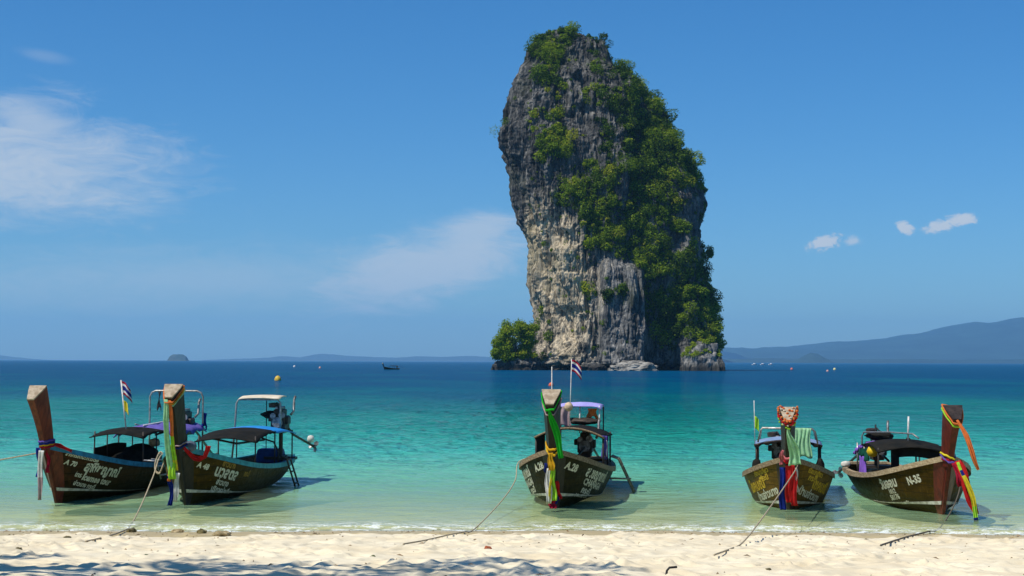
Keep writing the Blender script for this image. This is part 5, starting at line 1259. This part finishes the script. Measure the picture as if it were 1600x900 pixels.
rope([A28.w(7.6, -0.3, 1.0), p0, p0.lerp(e, 0.12) + Vector((0, 0, -0.30)), p0.lerp(e, 0.45) + Vector((0, 0, -0.28)), e, sandpt(725, 831), sandpt(700, 836), sandpt(665, 844), sandpt(630, 850)], 0.013, rope_m, 'pale rope from the left side of the centre boat to the sand')
p0 = B4.w(9.18, 0.20, 1.05); e = sandpt(1160, 848)
rope([B4.w(9.0, 0.14, 1.15), p0, p0.lerp(e, 0.35) + Vector((0, 0, -0.05)), p0.lerp(e, 0.75) + Vector((0, 0, -0.05)), e, sandpt(1140, 858), sandpt(1116, 867)], 0.013, rope_m, 'taut pale rope from the garlanded boat down the beach')
p0 = N35.w(8.6, 0.42, 1.05); e = sandpt(1470, 823)
rope([p0, p0.lerp(e, 0.5) + Vector((0.10, 0, -0.06)), e, sandpt(1448, 831), sandpt(1420, 838), sandpt(1400, 844), sandpt(1376, 852)], 0.015, dark_rope, 'dark rope from the rightmost boat lying across wet sand')
p0 = A70.w(9.05, -0.10, 1.08); e = Vector((-21.0, 33.0, 0.05))
rope([p0, p0.lerp(e, 0.2) + Vector((0, 0, -0.10)), p0.lerp(e, 0.6) + Vector((0, 0, -0.16)), e], 0.016, rope_m, 'thin rope leading left out of view from the red-brown prow')

# ------------------------------------------------------------------ buoys, boats and a bird far out
def buoy(px, py_base, rpx, mname, col, label):
    g = ground(px, py_base, 0.0); r = rpx * g.y / FPX
    root = empty('mooring_buoy', (g.x, g.y, 0)); tag(root, label, 'buoy')
    MB().lathe([(0.02, -0.9 * r), (0.6 * r, -0.75 * r), (0.95 * r, -0.1 * r), (0.97 * r, 0.35 * r), (0.75 * r, 0.95 * r), (0.35 * r, 1.3 * r), (0.05, 1.4 * r)], seg=18).build('float_body', pmat(mname, col, 0.45), root, True)
    MB().lathe([(0.02, 1.35 * r), (0.12 * r, 1.38 * r), (0.12 * r, 1.6 * r), (0.02, 1.62 * r)], seg=10).build('eye', dark_steel, root)
buoy(434, 594.5, 5.5, 'yellow_buoy', (0.75, 0.50, 0.06), 'big yellow buoy behind the boats on the left')
buoy(861, 603, 4.0, 'orange_buoy', (0.75, 0.13, 0.05), 'orange-red buoy seen just beside the prow top of the centre boat')
buoy(460, 573.5, 2.0, 'white_buoy', (0.7, 0.7, 0.7), 'small white buoy far out, left of the pink one')
buoy(500, 575.5, 2.0, 'pink_buoy', (0.7, 0.4, 0.36), 'small pinkish buoy far out between the islet and the distant longtail')
buoy(1237, 577.5, 2.2, 'red_buoy', (0.7, 0.2, 0.15), 'small red buoy far out right of the rock')
buoy(1293, 580.5, 2.0, 'pink_buoy', (0.7, 0.4, 0.36), 'small pink buoy just left of the pale yellow one on the right')
buoy(1304, 578.0, 2.4, 'pale_yellow_buoy', (0.75, 0.70, 0.35), 'pale yellow buoy far out right of the rock')
gw = pmat('white_gelcoat', (0.8, 0.8, 0.8), 0.3)
for px, lab in ((1179, 'leftmost of three white motorboats far out below the ridge'), (1192, 'middle one of three white motorboats far out below the ridge'), (1205, 'rightmost of three white motorboats far out below the ridge')):
    g = ground(px, 570.2, 0.0); root = empty('motorboat', (g.x, g.y, 0), R(20)); tag(root, lab, 'motorboat')
    mb = MB(); rings = []
    for x, hw, zk_ in ((-3.5, 1.2, -0.3), (0, 1.3, -0.4), (2.4, 0.9, -0.3), (3.6, 0.1, 0.5)): rings.append([Vector((x, -hw, 1.1)), Vector((x, -hw * 0.7, 0.1)), Vector((x, 0, zk_)), Vector((x, hw * 0.7, 0.1)), Vector((x, hw, 1.1))])
    mb.rings(rings).build('hull', gw, root); MB().box((-0.3, 0, 1.7), (2.6, 1.9, 1.2), taper=0.75).build('cabin', gw, root, bevel=0.1)
# bird: body, two bent wings
c_ = at(1128, 500, 200); root = empty('bird', c_, R(30)); tag(root, 'small dark bird flying beside the right edge of the rock', 'bird')
bk = pmat('dark_feathers', (0.03, 0.028, 0.025), 0.8)
MB().tube([(-0.26, 0, 0.02), (-0.12, 0, 0.0), (0.05, 0, 0.0), (0.18, 0, 0.03), (0.26, 0, 0.03)], [0.015, 0.05, 0.07, 0.045, 0.01], 8).build('body', bk, root, True)
for s_ in (1, -1):
    MB().sheet(lambda i, j: (0.06 - 0.16 * j * (1 - 0.6 * i) - 0.10 * i * i, s_ * (0.03 + 0.42 * i), 0.02 + 0.16 * math.sin(i * 2.0)), 6, 3, 0.008).build('wing', bk, root)

# ------------------------------------------------------------------ things lying on the sand
coral = pmat('coral_stone', (0.46, 0.36, 0.20), 0.95, (0.20, 0.15, 0.07), 9.0, 0.9, 18)
moss = pmat('weedy_stone', (0.20, 0.16, 0.06), 0.95, (0.07, 0.06, 0.03), 9.0, 0.9, 18)
def stone(px, py, rpx, m_, label, seed, flat=0.6, name='stone', cat='stone', amp=0.45):
    g = sandpt(px, py, 0.0); r = rpx * g.y / FPX
    o = MB().blob((0, 0, r * flat * 0.35), (r, r * 0.8, r * flat), seed, amp, 3, freq=2.2).build(name, m_); o.location = g; o.rotation_euler = (0, 0, seed * 1.7)
    return tag(o, label, cat)
stone(205, 832, 9, moss, 'weedy stone at the end of the rope on the left of the beach', 1, 0.55)
stone(277, 832, 10, coral, 'flat pale stone at the water edge, left of the mossy one', 2, 0.35)
stone(315, 834, 9, moss, 'dark mossy stone at the water edge between two pale stones', 3, 0.6)
stone(347, 838, 15, coral, 'largest pale yellowish stone at the water edge on the left', 4, 0.45)
stone(105, 843, 7, moss, 'small dark stone on the sand at the far left', 5, 0.6)
stone(29, 860, 6, moss, 'small grey stone near the left edge of the beach', 6, 0.6)
stone(1354, 847, 6, moss, 'small clump of weed on the sand below the rightmost boat', 7, 0.6)
stone(227, 869, 5, pmat('green_husk', (0.08, 0.11, 0.03), 0.9), 'small dark green husk on the sand at the left', 8, 0.5, 'husk', 'husk')
stone(583, 872, 5, MATS['green_husk'], 'small green husk on the sand left of the red fragment', 9, 0.6, 'husk', 'husk')
stone(1201, 891, 6, moss, 'dark bit of driftwood on the sand at the bottom right', 10, 0.4, 'driftwood', 'driftwood')
stone(828, 846, 5, coral, 'little brown coral lump below the centre boat', 11, 0.5)
g = sandpt(762, 861, 0.0); o = MB().box((0, 0, 0.03), (0.10, 0.07, 0.07), Matrix.Rotation(0.4, 3, 'X')).build('brick_fragment', pmat('red_brick', (0.42, 0.12, 0.05), 0.9, (0.25, 0.07, 0.03), 30), bevel=0.01); o.location = g; o.rotation_euler = (0, 0.2, 0.5)
tag(o, 'small red brick fragment on the sand below the centre boat', 'brick')
g = sandpt(1042, 897, 0.0); o = MB().tube([(-0.02, 0, -0.1), (0, 0, 0.04), (0.03, 0, 0.075), (0.12, 0.02, 0.08)], 0.014, 7).build('bent_stick', black, smooth=True); o.location = g
tag(o, 'black bent stick poking out of the sand at the bottom edge', 'stick')
# leaf litter, shell grit and twigs strewn on the sand
rs = np.random.RandomState(21); Vv, Ff = [], []
for k in range(620):
    y = 31.0 - abs(rs.normal()) * 4.5 if rs.rand() < 0.55 else rs.uniform(17.5, 30.2); x = rs.uniform(-11, 11)
    if y < 16.5 or y > 30.4: continue
    z = sandz(x, y) + 0.015; s_ = rs.uniform(0.006, 0.018); l = s_ * rs.choice([1, 1, 1.5, 4]); a = rs.uniform(0, 3.14); tl = rs.uniform(-0.5, 0.5)
    ca, sa = math.cos(a), math.sin(a); o_ = len(Vv)
    for (u_, v_, w_) in ((-l, -s_ * .5, 0), (l, -s_ * .5, 0), (l, s_ * .5, 0), (-l, s_ * .5, 0), (0, 0, s_ * 1.3)): Vv.append((x + u_ * ca - v_ * sa, y + u_ * sa + v_ * ca, z + w_ + tl * u_ * 0.3))
    Ff += [(o_, o_ + 1, o_ + 4), (o_ + 1, o_ + 2, o_ + 4), (o_ + 2, o_ + 3, o_ + 4), (o_ + 3, o_, o_ + 4)]
o = np_mesh('beach_litter', Vv, Ff, pmat('dry_litter', (0.30, 0.20, 0.10), 0.95, (0.14, 0.10, 0.06), 3.0), smooth=False); tag(o, 'small twigs, shell grit and leaf scraps strewn on the sand', kind='stuff')

# ------------------------------------------------------------------ tree whose shade falls on the near sand (its crown is above the frame)
def shade_lobe(px, py, h):
    g = sandpt(px, py, 0.0); return g + SUN_DIR * (h / SUN_DIR.z)
base = Vector((-13.5, 18.5, 1.0)); lobes = []
for px, py, h, r in ((150, 900, 9.6, 0.55), (235, 893, 9.9, 0.62), (300, 888, 10.4, 0.62), (345, 896, 9.8, 0.8), (420, 893, 10.0, 0.55), (60, 880, 9.6, 0.35), (10, 882, 9.6, 0.35), (640, 900, 9.8, 0.6), (700, 892, 10.2, 0.62), (760, 890, 10.4, 0.55), (830, 888, 10.0, 0.4),
                     (930, 899, 10.0, 0.5), (860, 903, 9.8, 0.5), (180, 915, 10, 1.2), (330, 915, 10.5, 1.2), (520, 912, 10, 0.9), (700, 915, 10.6, 1.2), (840, 918, 10, 1.0)):
    p = shade_lobe(px, py - 9, h) - base; r *= 1.15; lobes.append((p.x, p.y, p.z, r, r * 0.6, 0.0))
tree('overhanging_tree', base, lobes, 'overhanging beach tree whose crown shades the near sand from above', 'tree', 77, 0.45, 0.20, 0.10, per=210)
